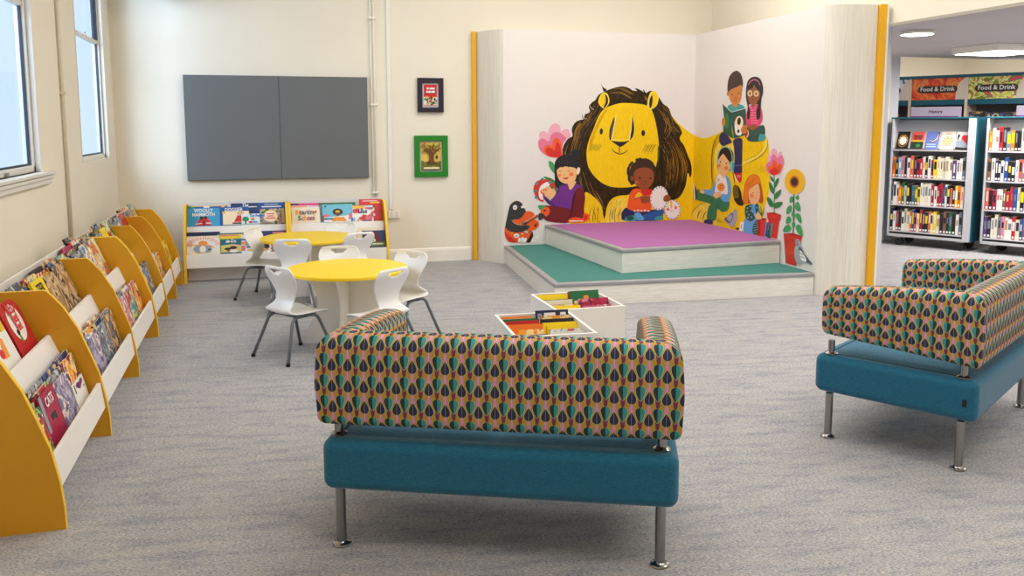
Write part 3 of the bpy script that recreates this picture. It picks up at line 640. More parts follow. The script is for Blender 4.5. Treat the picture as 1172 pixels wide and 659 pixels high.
bx_(1.165, 'lower', 0, 'midnight', .245, .30, 'book showing a large face with dark red hair, lower tier far right', plain=True, decor=[(M('print_darkred', srgb(110, 22, 34), .5), [(.05, .3), (.1, .8), (.3, .97), (.6, .9), (.78, .5), (.82, .3)]), (M('print_tan', (0, 0, 0)), [(.08, .28), (.12, .5), (.3, .64), (.45, .5), (.5, .28)]), (wh_, ell(.46, .38, .12, .11, 12)), (dkb, ell(.45, .38, .06, .06, 10)), (wh_, ell(.04, .36, .04, .07, 10)), (M('print_olive', srgb(110, 124, 60), .5), rect(0, 0, 1, .28)), (wh_, rect(.42, .12, .9, .18)), (gn_, rect(.1, .02, .3, .2))])
bx_(1.0, 'lower', .016, 'cream', .55, .335, 'wide cream book behind the face book in the lower tier', plain=True)
bx_(.50, 'lower', .0, 'red', .40, .30, 'red edged book in the lower tier, just above the yellow table', plain=True, decor=[(gn_, rect(0, .9, .2, 1)), (ye_, rect(.85, .8, 1, .9))])
bx_(.86, 'lower', .0, 'cream', .26, .29, 'cream book in the lower tier behind the raised chair backs')

# ------------------------------------------------------------------ yellow tables
def fin_profile():
    # outer edge of one standing panel: wide at the top, waisted, wide at the floor
    return [(.0, .0), (.365, .0), (.352, .05), (.30, .13), (.245, .22), (.222, .30), (.235, .38), (.275, .45), (.33, .51), (.365, .545), (0, .545)]
def table(label, x, y, rz):
    t = thing('round_table', label, 'table', (x, y, 0), rz, 'round yellow tables')
    top = MB().lathe([(.438, .545), (.442, .549), (.442, .566), (.438, .570)], seg=64); top.build('tabletop', [yel_top], t, smooth='auto')
    for k in range(4):
        a = k*PI/2; ca, sa = math.cos(a), math.sin(a)
        def fn(p, q, w): return (p*ca-w*sa, p*sa+w*ca, q)
        f = MB().prism([(max(p, .012), q) for p, q in fin_profile()], fn, -.011, .011); f.build('leg_panel', white_m, t, bevel=.0015)
    MB().box((-.012, -.012, 0), (.012, .012, .545)).build('leg_core', white_m, t)
    pk = MB()
    for k in range(4): a = k*PI/2+.2; pk.lathe([(.008, .535), (.008, .545)], (.30*math.cos(a), .30*math.sin(a), 0), 8)
    pk.build('fixing_screws', steel, t)
    return t
T1 = (.586, 6.22); T2 = (.408, 8.102)
table('round yellow topped table on white panels, the nearer one behind the sofa', *T1, math.radians(-18))
table('round yellow topped table on white panels, the one closer to the back wall bookcases', *T2, 0)

# ------------------------------------------------------------------ chairs
def make_chair():
    """local +x is the way the sitter faces; centre of the four feet at the origin"""
    r = thing('school_chair', 'x', 'chair')
    # side profile (x, z, half width) from the top of the back down and forward to the seat edge
    P = [(-.132, .652, .128), (-.139, .647, .138), (-.136, .630, .148), (-.132, .614, .156), (-.126, .598, .161), (-.114, .572, .163), (-.098, .538, .152), (-.084, .502, .134), (-.075, .466, .115), (-.075, .432, .102), (-.088, .402, .100),
         (-.110, .376, .110), (-.128, .352, .130), (-.126, .332, .150), (-.105, .321, .165), (-.06, .317, .176), (-.01, .318, .182), (.05, .321, .184), (.11, .321, .181), (.155, .316, .174), (.185, .304, .160), (.196, .288, .138)]
    us = [-1, -.92, -.7, -.40, -.24, -.12, 0, .12, .24, .40, .7, .92, 1]
    mb = MB(); n = len(P); m = len(us)
    for i, (x, z, w) in enumerate(P):
        for u in us:
            back = i < 12
            cur = .022*(u*u) if back else 0
            rise = 0 if back else .014*(u*u)*min(1, (i-11)/3)
            top = -.006*abs(u)**3 if i < 2 else 0
            mb.v.append((x+cur, u*w, z+rise+top))
    for i in range(n-1):
        for j in range(m-1):
            if (i == 2 and 3 <= j <= 8) or (i == 3 and 4 <= j <= 7): continue        # hand hole
            mb.f.append((i*m+j, i*m+j+1, (i+1)*m+j+1, (i+1)*m+j)); mb.mi.append(0)
    sh = mb.build('shell', shell_m, r, smooth=True, recalc=True)
    so = sh.modifiers.new('thickness', 'SOLIDIFY'); so.thickness = .011; so.offset = 0
    ss = sh.modifiers.new('round', 'SUBSURF'); ss.levels = 2; ss.render_levels = 2
    rt = .0115
    for sx, sy in ((-1, 1), (-1, -1), (1, 1), (1, -1)):
        # one tube: under the seat, round the bend and down to the floor
        pts = [(0, sy*.125, .302), (sx*.060, sy*.128, .302)]
        for k in range(1, 7):
            a = k/6*PI/2*.85
            pts.append((sx*(.060+.055*math.sin(a)), sy*(.128+.012*k/6), .302-.050*(1-math.cos(a))))
        e = pts[-1]; f = (sx*.200, sy*.200, .012)
        pts += [tuple(e[i]+(f[i]-e[i])*q for i in range(3)) for q in (.25, .6, 1)]
        lg = MB().tube(pts, rt, 12).build('leg', greytube, r, smooth=True)
        MB().lathe([(.0145, 0), (.0145, .022)], (f[0], f[1], 0), 12).build('foot_cap', black_m, lg, bevel=.002)
    fr = MB()
    for x in (-.06, .06): fr.tube([(x, -.128, .302), (x, .128, .302)], .009, 10)
    for x in (-.06, 0, .06): fr.box((x-.015, -.03, .300), (x+.015, .03, .312))
    fr.build('seat_frame', greytube, r, smooth='auto')
    return r
proto = make_chair(); first = True
def chair(label, x, y, face):
    global first
    o = proto if first else copy_tree(proto); first = False
    o.location = (x, y, 0); o.rotation_euler = (0, 0, math.radians(face)); o['label'] = label; o['group'] = 'white school chairs round the yellow tables'
chair('white moulded chair with grey legs at the left side of the nearer yellow table', .183, 5.99, 34.3)
chair('white moulded chair at the right front of the nearer yellow table, nearest the bins', .763, 5.70, 128)
chair('white moulded chair at the right rear of the nearer yellow table, seen side on', 1.002, 6.29, 220)
chair('white moulded chair tucked behind the nearer yellow table, only its top showing', .571, 6.662, 268)
chair('white moulded chair at the left end of the farther yellow table, seen side on', 0, 8.195, -28)
chair('white moulded chair, back to the camera, in front of the farther yellow table', .252, 7.471, 80)
chair('white moulded chair at the right of the farther yellow table, turned towards it', .788, 7.746, 116)
chair('white moulded chair behind the farther yellow table, against the back wall bookcase', .712, 8.459, 247)

# ------------------------------------------------------------------ sofas
def make_sofa():
    r = thing('two_seat_sofa', 'x', 'sofa')
    X0, X1, Y0, Y1 = -.048, 1.270, -.075, .69
    seat = MB().box((X0, Y0, .244), (X1, Y1, .442)); so = seat.build('seat', teal, r, bevel=.040, seg=6)
    pd = MB(); nx, ny = 26, 14                                   # softly crowned cushion top with sewn borders
    for j in range(ny+1):
        for i in range(nx+1):
            u, v = i/nx, j/ny
            x = X0+.06+(X1-X0-.12)*u; y = Y0+.06+(Y1-Y0-.12)*v
            cu = min(u, 1-u)*(X1-X0); cv = min(v, 1-v)*(Y1-Y0); mid = abs(u-.5)*(X1-X0)
            h = .018*min(1, cu/.10)**.6*min(1, cv/.10)**.6*(1-.55*math.exp(-(mid/.02)**2))
            pd.v.append((x, y, .4405+h))
    for j in range(ny):
        for i in range(nx): a = j*(nx+1)+i; pd.f.append((a, a+1, a+nx+2, a+nx+1)); pd.mi.append(0)
    pd.build('seat_cushion_top', teal, r, smooth=True)
    sm = MB(); z = .4425
    e = .056
    for p, q in (((X1-e, Y0+e, z), (X1-e, Y1-e, z)), ((X1-e, Y1-e, z), (X0+e, Y1-e, z)), ((X0+e, Y1-e, z), (X0+e, Y0+e, z))): sm.tube([p, q], .0022, 6)
    sm.build('seat_seam', M('teal_thread', srgb(16, 60, 74), .8), r, smooth=True)
    MB().box((X0-.003, Y0+.044, .318), (X0+.004, Y0+.062, .352)).build('maker_tag', M('tag_black', srgb(24, 26, 30), .6), r)
    # upholstered bolster wrapped round three sides; profile runs outer-bottom, up, over, down, back
    Tk, ZB, ZT = .150, .498, .842
    prof = []
    def arc(cx, cz, rr, a0, a1, n=6):
        for k in range(n+1): a = a0+(a1-a0)*k/n; prof.append((cx+rr*math.cos(a), cz+rr*math.sin(a)))
    ro, ri, rb = .062, .055, .040
    arc(rb, ZB+rb, rb, PI*1.5, PI, 5); prof.append((-.006, (ZB+ZT)/2)); arc(ro, ZT-ro, ro, PI, PI/2, 7)
    arc(Tk-ri, ZT-ri, ri, PI/2, 0, 6); prof.append((Tk+.004, (ZB+ZT)/2)); arc(Tk-rb, ZB+rb, rb, 0, -PI/2, 5)
    per = [0]
    for k in range(1, len(prof)): per.append(per[-1]+math.hypot(prof[k][0]-prof[k-1][0], prof[k][1]-prof[k-1][1]))
    tot = per[-1]+math.hypot(prof[0][0]-prof[-1][0], prof[0][1]-prof[-1][1])
    n = len(prof)
    def sweep(name, rows, caps):
        """rows: list of (function a,z -> xyz, U-function)"""
        mb = MB(); uv = []
        for fn, uf in rows:
            for k, (a, z) in enumerate(prof): mb.v.append(fn(a, z)); uv.append((uf(a), per[k]))
        for i in range(len(rows)-1):
            for k in range(n):
                k2 = (k+1) % n; mb.f.append((i*n+k, i*n+k2, (i+1)*n+k2, (i+1)*n+k)); mb.mi.append(0)
        for c in caps: mb.f.append(tuple(c*n+k for k in range(n))); mb.mi.append(0)
        me = bpy.data.meshes.new(name); me.from_pydata(mb.v, [], mb.f); me.materials.append(leaf)
        ul = me.uv_layers.new(name='UVMap')
        for p in me.polygons:
            vis = [me.loops[l].vertex_index for l in p.loop_indices]
            wrap = len(vis) == 4 and any(v % n == n-1 for v in vis) and any(v % n == 0 for v in vis)
            for l, v in zip(p.loop_indices, vis):
                u_, v_ = uv[v]
                if wrap and v % n == 0: v_ = tot
                if len(vis) > 4: u_, v_ = prof[v % n][0]+.02, prof[v % n][1]-ZB
                ul.data[l].uv = (u_, v_+.012)
            p.use_smooth = True
        import bmesh
        bm = bmesh.new(); bm.from_mesh(me); bmesh.ops.recalc_face_normals(bm, faces=bm.faces); bm.to_mesh(me); bm.free()
        me.set_sharp_from_angle(angle=math.radians(50))
        o = bpy.data.objects.new(name, me); C.objects.link(o); o.parent = r; return o
    BX0, BX1, BY0, BY1 = X0-.004, X1+.004, Y0-.008, Y1-.03
    rows = []
    for q in [i/14 for i in range(15)]:
        rows.append((lambda a, z, q=q: (BX0+a+(BX1-BX0-2*a)*q, BY0+a, z), lambda a, q=q: a+(BX1-BX0-2*a)*q))
    sweep('backrest', rows, (0, 14))
    for sgn, nm in ((0, 'left'), (1, 'right')):
        rows = []
        def X(a, s=sgn): return BX0+a if s == 0 else BX1-a
        L = BY1-BY0
        def tz(z, q):                                    # the arms slim down towards their tips
            f = (z-ZB)/(ZT-ZB); lo = ZB+.050*q; hi = ZT-.058*q*q; return lo+(hi-lo)*f
        for q in [i/10 for i in range(11)]:
            rows.append((lambda a, z, q=q, X=X: (X(a), BY0+a+(L-.025-a)*q, tz(z, (a+(L-.025-a)*q)/L)), lambda a, q=q, s=sgn: (.03 if s else .0)+a+(L-.025-a)*q))
        zc = .668
        for (dy, k) in ((.010, .975), (.019, .91), (.025, .80)):
            rows.append((lambda a, z, dy=dy, k=k, X=X: (X(Tk/2+(a-Tk/2)*k), BY1-.025+dy, zc+(tz(z, 1)-zc)*k), lambda a, dy=dy, s=sgn: (.03 if s else 0)+L-.025+dy))
        sweep('armrest', rows, (0, len(rows)-1))
    for x, y in ((0, 0), (1.21, 0), (0, .62), (1.21, .62)):
        lg = MB().tube([(x, y, .012), (x, y, .235)], .019, 24).build('leg', chrome, r, smooth='auto')
        MB().lathe([(.034, 0), (.036, .004), (.034, .009), (.024, .013), (.020, .018)], (x, y, 0), 24).build('foot_disc', chrome, lg, smooth='auto')
        px, py = x, y
        ps = MB().tube([(px, py, .438), (px, py, .515)], .017, 24).build('support_post', chrome, r, smooth='auto')
        MB().lathe([(.032, .4425), (.032, .447), (.024, .451), (.018, .455)], (px, py, 0), 24).build('collar', chrome, ps, smooth='auto')
    return r
sf = make_sofa(); sf['label'] = 'teal sofa with leaf patterned back, seen from behind in the centre foreground'; sf['group'] = 'teal and leaf print sofas'
sf.location = (.2504, 3.1515, 0); sf.rotation_euler = (0, 0, math.atan2(-.410, .912))
s2 = copy_tree(sf); s2['label'] = 'teal sofa with leaf patterned back, side on at the right edge of the photo'
s2.location = (3.0879, 3.0456, 0); s2.rotation_euler = (0, 0, math.atan2(.509, .861))

# ------------------------------------------------------------------ book bins
def bin_(label, x, y, w, d, rz):
    t = thing('book_bin', label, 'book bin', (x, y, 0), rz, 'white book bins on the carpet'); h, k = .38, .018
    MB().box((0, 0, .0), (w, k, h)).build('front_panel', white_m, t, bevel=.0015); MB().box((0, d-k, 0), (w, d, h)).build('rear_panel', white_m, t, bevel=.0015)
    MB().box((0, k, 0), (k, d-k, h)).build('side_panel', white_m, t, bevel=.0015); MB().box((w-k, k, 0), (w, d-k, h)).build('side_panel', white_m, t, bevel=.0015)
    MB().box((k, k, .06), (w-k, d-k, .078)).build('base_panel', white_m, t)
    MB().box((w/2-.008, k, .078), (w/2+.008, d-k, .16)).build('divider', white_m, t)
    return t
def bin_books(rx, ry, w, d, rz, rows, where, group):
    """rows: per column, front to back: colour, top height, width, extras"""
    ca, sa = math.cos(rz), math.sin(rz)
    for ci, colu in enumerate(rows):
        n = len(colu); ww = (w-.036)/2-.012
        for k, (c, h, wf, ex) in enumerate(colu):
            lx = .018+ww/2+.003+ci*((w-.036)/2+.006); ly = .045+(d-.20)*k/max(1, n-1) if n > 1 else .1
            t = R.choice([.012, .016, .02, .024])
            X = rx+lx*ca-ly*sa; Y = ry+lx*sa+ly*ca
            lean = math.radians(16)
            book('%s book in the %s bin, %s column, %s from the camera' % (c, where, ('left', 'right')[ci], ORD[k]), c, min(wf, ww), h, t, (X, Y, .08+t*math.sin(lean)+.001), (0, -lean, rz-PI/2), group, **dict(ex))
pl_ = dict(plain=True)
B1 = (1.857, 5.225, .505, .568, math.radians(-.5)); B2 = (1.385, 4.60, .505, .615, math.radians(-4))
bin_('white open box bin of picture books, the one nearer the green step', *B1)
bin_('white open box bin of picture books, the one partly hidden by the sofa', *B2)
bin_books(*B1, [[('cream', .26, .22, pl_), ('yellow', .29, .22, pl_), ('cream', .29, .2, {}), ('green', .28, .18, pl_), ('cream', .30, .22, pl_), ('grey', .29, .22, {}), ('yellow', .32, .22, pl_), ('orange', .31, .22, {})],
  [('blue', .22, .2, pl_), ('pink', .28, .2, {}), ('crimson', .315, .22, {}), ('teal', .27, .2, {}), ('red', .28, .2, {}), ('green', .335, .22, dict(plain=True, decor=[(or_, ell(.55, .85, .1, .05, 8)), (wh_, ell(.3, .8, .03, .03, 6)), (rd_, rect(.35, .62, .7, .70)), (wh_, rect(.2, .66, .3, .7))])), ('red', .32, .2, pl_)]], 'farther white', 'picture books in the white bins')
bin_books(*B2, [[('navy', .28, .2, pl_), ('cream', .27, .2, pl_), ('orange', .29, .2, {}), ('orange', .31, .22, pl_), ('orange', .30, .22, pl_), ('red', .31, .22, pl_), ('green', .31, .22, pl_), ('cream', .30, .22, pl_), ('orange', .30, .2, pl_)],
  [('navy', .27, .2, pl_), ('white', .28, .22, pl_), ('white', .28, .2, {}), ('yellow', .285, .2, pl_), ('yellow', .295, .22, pl_), ('black', .305, .22, pl_), ('orange', .31, .2, {}), ('navy', .335, .22, dict(plain=True, decor=[(wh_, rect(.25, .86, .6, .95)), (wh_, rect(.75, .86, .92, .95)), (gy_, rect(.05, .84, .18, .94))]))]], 'nearer white', 'picture books in the white bins')
# ------------------------------------------------------------------ corner book backdrop and stage
ZP = 2.70
L0, CRZ, R0 = Vector((2.697, 9.413, 0)), Vector((5.105, 9.34, 0)), Vector((5.025, 6.779, 0))
bd = thing('book_backdrop', 'giant white open-book backdrop in the corner with a lion mural and yellow covers', 'backdrop', (3.9, 9.0, 0))
bo = Vector(bd.location)
def vslab(p, q, n, th, z0, z1, mi=0, mb=None):
    mb = mb or MB(); a = [p, q, q+n*th, p+n*th]
    return mb.prism([(v.x-bo.x, v.y-bo.y) for v in a], lambda x, y, t: (x, y, t), z0, z1, mi)
dL = (CRZ-L0).normalized(); nL = Vector((-dL.y, dL.x, 0))            # away from the viewer
dR = (R0-CRZ).normalized(); nR = Vector((-dR.y, dR.x, 0))
pageL = vslab(L0, CRZ+dL*.03, nL, .03, 0, ZP).build('page', mural_white, bd)
pageR = vslab(CRZ, R0, nR, .03, 0, ZP).build('page', mural_white, bd)
def curved(pts, th, n_off, z0, z1):
    mb = MB(); a = [Vector((x, y, 0)) for x, y in pts]; b = [p+n_off*th for p in a]
    poly = [(v.x-bo.x, v.y-bo.y) for v in a+list(reversed(b))]
    return mb.prism(poly, lambda x, y, t: (x, y, t), z0, z1)
def bez(p0, p1, p2, n=14): return [((1-t)**2*p0[0]+2*t*(1-t)*p1[0]+t*t*p2[0], (1-t)**2*p0[1]+2*t*(1-t)*p1[1]+t*t*p2[1]) for t in [k/n for k in range(n+1)]]
ptsL = bez((2.697, 9.413), (2.60, 9.47), (2.468, 9.80)); curved(ptsL, .03, Vector((.95, .3, 0)), 0, ZP).build('page_edges', page_wood, bd, smooth='auto')
curved([(2.418, 9.775), (2.466, 9.762), (2.470, 9.812), (2.422, 9.812)], 0, Vector((0, 0, 0)), 0, ZP) if 0 else None
MB().prism([(x-bo.x, y-bo.y) for x, y in ((2.418, 9.765), (2.466, 9.755), (2.468, 9.812), (2.420, 9.813))], lambda x, y, t: (x, y, t), 0, ZP).build('cover', cover_yellow, bd, bevel=.002)
MB().prism([(x-bo.x, y-bo.y) for x, y in ((2.700, 9.445), (2.50, 9.80), (2.470, 9.812), (5.4, wy(5.4)-.003), (5.50, 6.66), (5.06, 6.80), (5.14, 9.375))], lambda x, y, t: (x, y, t), 0, ZP-.01).build('core', mural_white, bd)
ptsR = bez((5.025, 6.779), (5.10, 6.60), (5.452, 6.60)); curved(ptsR, .012, Vector((.25, .95, 0)), 0, ZP).build('page_edges', page_wood, bd, smooth='auto')
MB().prism([(x-bo.x, y-bo.y) for x, y in ((5.455, 6.565), (5.508, 6.545), (5.518, 7.5), (5.465, 7.5))], lambda x, y, t: (x, y, t), 0, ZP).build('cover', cover_yellow, bd, bevel=.002)
MB().prism([(x-bo.x, y-bo.y) for x, y in ((5.510, 6.548), (5.530, 6.545), (5.540, 7.5), (5.520, 7.5))], lambda x, y, t: (x, y, t), 0, ZP-.005).build('outer_board', trim_m, bd)

H1, H2 = .215, .447
def stepper(name, label, poly, z0, z1, vinyl, front):
    """poly: front-left, front-right, [page end], crease, back-left ; nosing along the first and last edges"""
    o = Vector((poly[0][0], poly[0][1], z0)); t = thing(name, label, 'stage', o)
    P = [(x-o.x, y-o.y) for x, y in poly]; h = z1-z0
    inset = lambda e: [(P[0][0]+e, P[0][1]+e), (P[1][0]-.003, P[1][1]+e)]+P[2:-1]+[(P[-1][0]+e, P[-1][1]-.002)]
    MB().prism(inset(.014), lambda a, b, q: (a, b, q), 0, h-.036).build('riser', step_wood, t)
    MB().prism([P[0]]+P[1:], lambda a, b, q: (a, b, q), h-.038, h).build('nosing', nosing, t, bevel=.012, seg=4)
    vi = [(P[0][0]+.062, P[0][1]+.055), (P[1][0]-.02, P[1][1]+.055)]+[(a-.02 if k < len(P)-3 else a-.03, b-.03 if k >= len(P)-3 else b) for k, (a, b) in enumerate(P[2:-1])]+[(P[-1][0]+.058, P[-1][1]-.03)]
    MB().prism(vi, lambda a, b, q: (a, b, q), h-.001, h+.0025).build('vinyl_top', vinyl, t)
    return t
stepper('stage_step', 'low corner stage step with a dark green vinyl top and grey nosing', [(2.455, 6.955), (5.018, 6.765), (5.022, 6.785), (5.102, 9.336), (2.700, 9.409)], 0, H1, green_vinyl, 0)
stepper('stage_platform', 'upper stage platform with a purple vinyl top, sitting on the green topped step', [(3.235, 7.255), (5.034, 7.355), (5.036, 7.40), (5.102, 9.336), (3.195, 9.394)], H1+.0028, H2, purple_vinyl, 0)

# ------------------------------------------------------------------ painted mural (flat vinyl on the two pages)
def MC(name, r, g, b, d=.0): return M('ink_'+name, srgb(r, g, b), .5, var=.05, scale=30)
lion_y = mat_brush('ink_lion_yellow', srgb(238, 194, 12), srgb(248, 210, 22), (120, 120, 14), .36, .56)
lion_d = mat_brush('ink_lion_shade', srgb(196, 148, 8), srgb(226, 184, 24), (70, 70, 9), .34, .6)
lion_l = mat_brush('ink_lion_light', srgb(244, 208, 60), srgb(250, 224, 92), (70, 70, 9), .34, .6)
mane_m = mat_brush('ink_mane', srgb(32, 24, 10), srgb(66, 48, 16), (60, 60, 14), .4, .62)
strand = MC('strand', 150, 108, 26); strand2 = MC('strand_dark', 20, 16, 10); shade = MC('olive_shade', 104, 92, 20)
K_ = MC('black', 24, 22, 22); W_ = MC('white', 244, 240, 234); PKl = MC('pale_pink', 236, 176, 190); PK = MC('pink', 226, 120, 152); OR = MC('orange', 238, 92, 30); RD = MC('red', 214, 40, 30)
SK1 = MC('light_skin', 240, 190, 130); SK2 = MC('brown_skin', 150, 78, 40); SK3 = MC('tan_skin', 206, 128, 56); SK4 = MC('deep_skin', 150, 84, 48); CHK = MC('cheek', 236, 130, 70)
PU = MC('purple', 112, 44, 140); PUd = MC('purple_dark', 76, 28, 100); MAR = MC('maroon', 112, 22, 22); MARd = MC('maroon_dark', 74, 14, 18)
NV = MC('navy', 34, 40, 90); BL = MC('denim', 40, 90, 160); LB = MC('light_blue', 96, 170, 222); DG = MC('dark_green', 30, 84, 74); GR = MC('leaf_green', 40, 130, 70); GRl = MC('bright_green', 60, 160, 90); GT = MC('trouser_green', 24, 122, 78)
HR = MC('hair_black', 26, 24, 30); HRl = MC('hair_sheen', 78, 78, 90); HB = MC('hair_brown', 56, 36, 24); HO = MC('hair_orange', 232, 130, 30); HOd = MC('hair_auburn', 190, 84, 30)
YE = MC('sun_yellow', 244, 190, 30); SF = MC('seed_brown', 92, 46, 24); AQ = MC('aqua', 130, 206, 190); GY = MC('pigeon_grey', 170, 174, 182); GYd = MC('pigeon_dark', 84, 90, 104); TQ = MC('turquoise', 60, 160, 160); POT = MC('pot_red', 214, 52, 34); POTd = MC('pot_shadow', 160, 36, 26); CR_ = MC('cream', 246, 226, 190); MOLE = MC('charcoal', 52, 50, 50)
def plane_hit(u, v, P, d):
    r = ray(u, v); n = Vector((-d.y, d.x, 0)); t = (n.x*P.x+n.y*P.y)/(n.x*r.x+n.y*r.y)
    return Vector((0, 0, 1.6))+r*t
def crease_u(v):
    lo = CRZ+Vector((0, 0, .4)); hi = CRZ+Vector((0, 0, 2.7)); out = []
    for X in (lo, hi):
        e = X-Vector((0, 0, 1.6)); z = e.dot(CF); out.append((586+F_PX*e.dot(CR)/z, PCY-F_PX*e.dot(CU)/z))
    (u0, v0), (u1, v1) = out; return u0+(u1-u0)*(v-v0)/(v1-v0)
def clip(poly, left):
    out = []; n = len(poly); ins = lambda p: (p[0] <= crease_u(p[1])) if left else (p[0] >= crease_u(p[1]))
    for i in range(n):
        a, b = poly[i], poly[(i+1) % n]; ia, ib = ins(a), ins(b)
        if ia: out.append(a)
        if ia != ib:
            fa, fb = a[0]-crease_u(a[1]), b[0]-crease_u(b[1]); t = fa/(fa-fb); out.append((a[0]+(b[0]-a[0])*t, a[1]+(b[1]-a[1])*t))
    return out
def smooth(pts, n=3):
    out = []; m = len(pts)
    for i in range(m):
        p0, p1, p2, p3 = pts[i-1], pts[i], pts[(i+1) % m], pts[(i+2) % m]
        for k in range(n):
            t = k/n; out.append(tuple(.5*((2*p1[j])+(-p0[j]+p2[j])*t+(2*p0[j]-5*p1[j]+4*p2[j]-p3[j])*t*t+(-p0[j]+3*p1[j]-3*p2[j]+p3[j])*t**3) for j in (0, 1)))
    return out
class Fig:
    """one painted figure: flat shapes in photo-measured outline, laid on the page surfaces"""
    def __init__(s, name, label, base, parent=None):
        s.name, s.label, s.k, s.parent = name, label, base, parent; s.mb = {True: MB(), False: MB()}; s.mats = []
        s.o = (0, 0, 1); s.hold = False
    def at(s, ox, oy, sc): s.o = (ox, oy, sc); return s
    def P(s, pts): ox, oy, sc = s.o; return [(ox+x/sc, oy+y/sc) for x, y in pts]
    def poly(s, m, pts, sm=True, raw=False):
        q = pts if raw else s.P(pts)
        if sm: q = smooth(q, 3 if len(q) > 5 else 4)
        if not s.hold: s.k += 1
        if m not in s.mats: s.mats.append(m)
        mi = s.mats.index(m)
        for left in (True, False):
            c = clip(q, left)
            c = [p for i, p in enumerate(c) if i == 0 or (abs(p[0]-c[i-1][0])+abs(p[1]-c[i-1][1])) > 1e-4]
            if len(c) < 3: continue
            P, d, n = (L0, dL, nL) if left else (CRZ, dR, nR)
            v3 = [plane_hit(a, b, P, d)-n*(.0004+.00003*s.k)-bo for a, b in c]
            area = abs(sum(c[i][0]*c[(i+1) % len(c)][1]-c[(i+1) % len(c)][0]*c[i][1] for i in range(len(c))))/2
            if area < .02: continue
            mb = s.mb[left]; o = len(mb.v); mb.v += [tuple(p) for p in v3]
            sd = [Vector(((p-v3[0]).dot(d), p.z, 0)) for p in v3]
            for t in tessellate_polygon([sd]): mb.f.append(tuple(o+i for i in t)); mb.mi.append(mi)
        return s
    def ell(s, m, cx, cy, rx, ry, a=0, n=20):
        ca, sa = math.cos(math.radians(a)), math.sin(math.radians(a))
        return s.poly(m, [(cx+rx*math.cos(t)*ca-ry*math.sin(t)*sa, cy+rx*math.cos(t)*sa+ry*math.sin(t)*ca) for t in [2*PI*k/n for k in range(n)]], False)
    def line(s, m, pts, w, taper=True, sm=True):
        if sm and len(pts) > 2:
            q = []; P = [pts[0]]+list(pts)+[pts[-1]]
            for i in range(1, len(P)-2):
                p0, p1, p2, p3 = P[i-1], P[i], P[i+1], P[i+2]
                for k in range(4):
                    t = k/4; q.append(tuple(.5*((2*p1[j])+(-p0[j]+p2[j])*t+(2*p0[j]-5*p1[j]+4*p2[j]-p3[j])*t*t+(-p0[j]+3*p1[j]-3*p2[j]+p3[j])*t**3) for j in (0, 1)))
            q.append(pts[-1]); pts = q
        n = len(pts); L, Rr = [], []
        for i, p in enumerate(pts):
            a, b = pts[max(i-1, 0)], pts[min(i+1, n-1)]; dx, dy = b[0]-a[0], b[1]-a[1]; l = math.hypot(dx, dy) or 1
            f = (math.sin(PI*min(1, (i+.6)/(n+.2)))**.6 if taper else 1)*w/2
            L.append((p[0]-dy/l*f, p[1]+dx/l*f)); Rr.append((p[0]+dy/l*f, p[1]-dx/l*f))
        return s.poly(m, L+Rr[::-1], False)
    def done(s):
        for left in (True, False):
            if s.mb[left].f:
                o = s.mb[left].build(s.name, s.mats, pageL if left else pageR, recalc=False)
                if s.label: o['label'] = s.label
# ---- lion
f = Fig('painted_lion', 'large painted yellow lion with a dark brown mane', 0)
f.at(0, 0, 1)
f.poly(lion_y, [(700, 160), (755, 120), (768.5, 132.3), (776, 140.5), (785.6, 148.7), (793.8, 154.2), (802, 157.7), (808.8, 157.6), (820, 153.5), (832, 148), (850, 147), (866, 150), (875.5, 155), (879.3, 163), (880.2, 172), (880.8, 187), (881.2, 202), (880.5, 216.5), (878.4, 227.4), (874.7, 240), (871, 262), (868, 275), (790, 262), (700, 262), (655, 262), (655, 215)])
f.at(780, 140, 5.49)
f.poly(lion_d, [(196, 130), (215, 95), (235, 70), (240, 120), (215, 200), (200, 300), (205, 400), (185, 480), (170, 500), (186, 400), (184, 260)])
f.line(strand2, [(232, 80), (200, 150), (190, 240), (190, 330), (200, 400)], 5)
f.poly(lion_l, [(262, 110), (330, 100), (345, 150), (340, 300), (260, 320), (215, 330), (205, 260), (215, 160)])
f.poly(lion_l, [(60, 600), (75, 560), (110, 520), (160, 505), (210, 520), (215, 590), (230, 640), (150, 625)])
f.line(shade, [(60, 600), (72, 560), (110, 520), (150, 508)], 4); f.line(strand2, [(100, 605), (108, 570), (125, 550)], 5); f.line(strand2, [(135, 612), (142, 580), (158, 560)], 5)
for k in range(16): x = 395+k*9; f.line(lion_d, [(x, 140+6*(k % 3)), (x-1, 190)], 2.2); f.line(lion_d, [(x-5, 260+9*(k % 4)), (x-7, 320)], 2.2)
for k in range(10): f.line(lion_d, [(440+k*11, 560-8*(k % 3)), (438+k*11, 620)], 2.4)
f.poly(lion_l, [(538, 95), (545, 140), (525, 190), (480, 225), (420, 255), (380, 270), (382, 245), (430, 225), (480, 200), (515, 160), (525, 110)])
f.line(strand2, [(540, 110), (538, 160), (510, 200), (460, 235), (390, 268)], 4); f.line(shade, [(384, 246), (430, 226), (480, 200), (512, 165)], 3)
f.line(strand2, [(322, 300), (330, 350), (335, 390)], 5)
f.poly(shade, [(330, 395), (352, 398), (372, 430), (378, 480), (366, 515), (345, 505), (328, 470), (322, 430)]); f.poly(mane_m, [(352, 398), (374, 432), (382, 480), (392, 515), (375, 524), (352, 515), (330, 480), (362, 470)])
f.at(0, 0, 1)
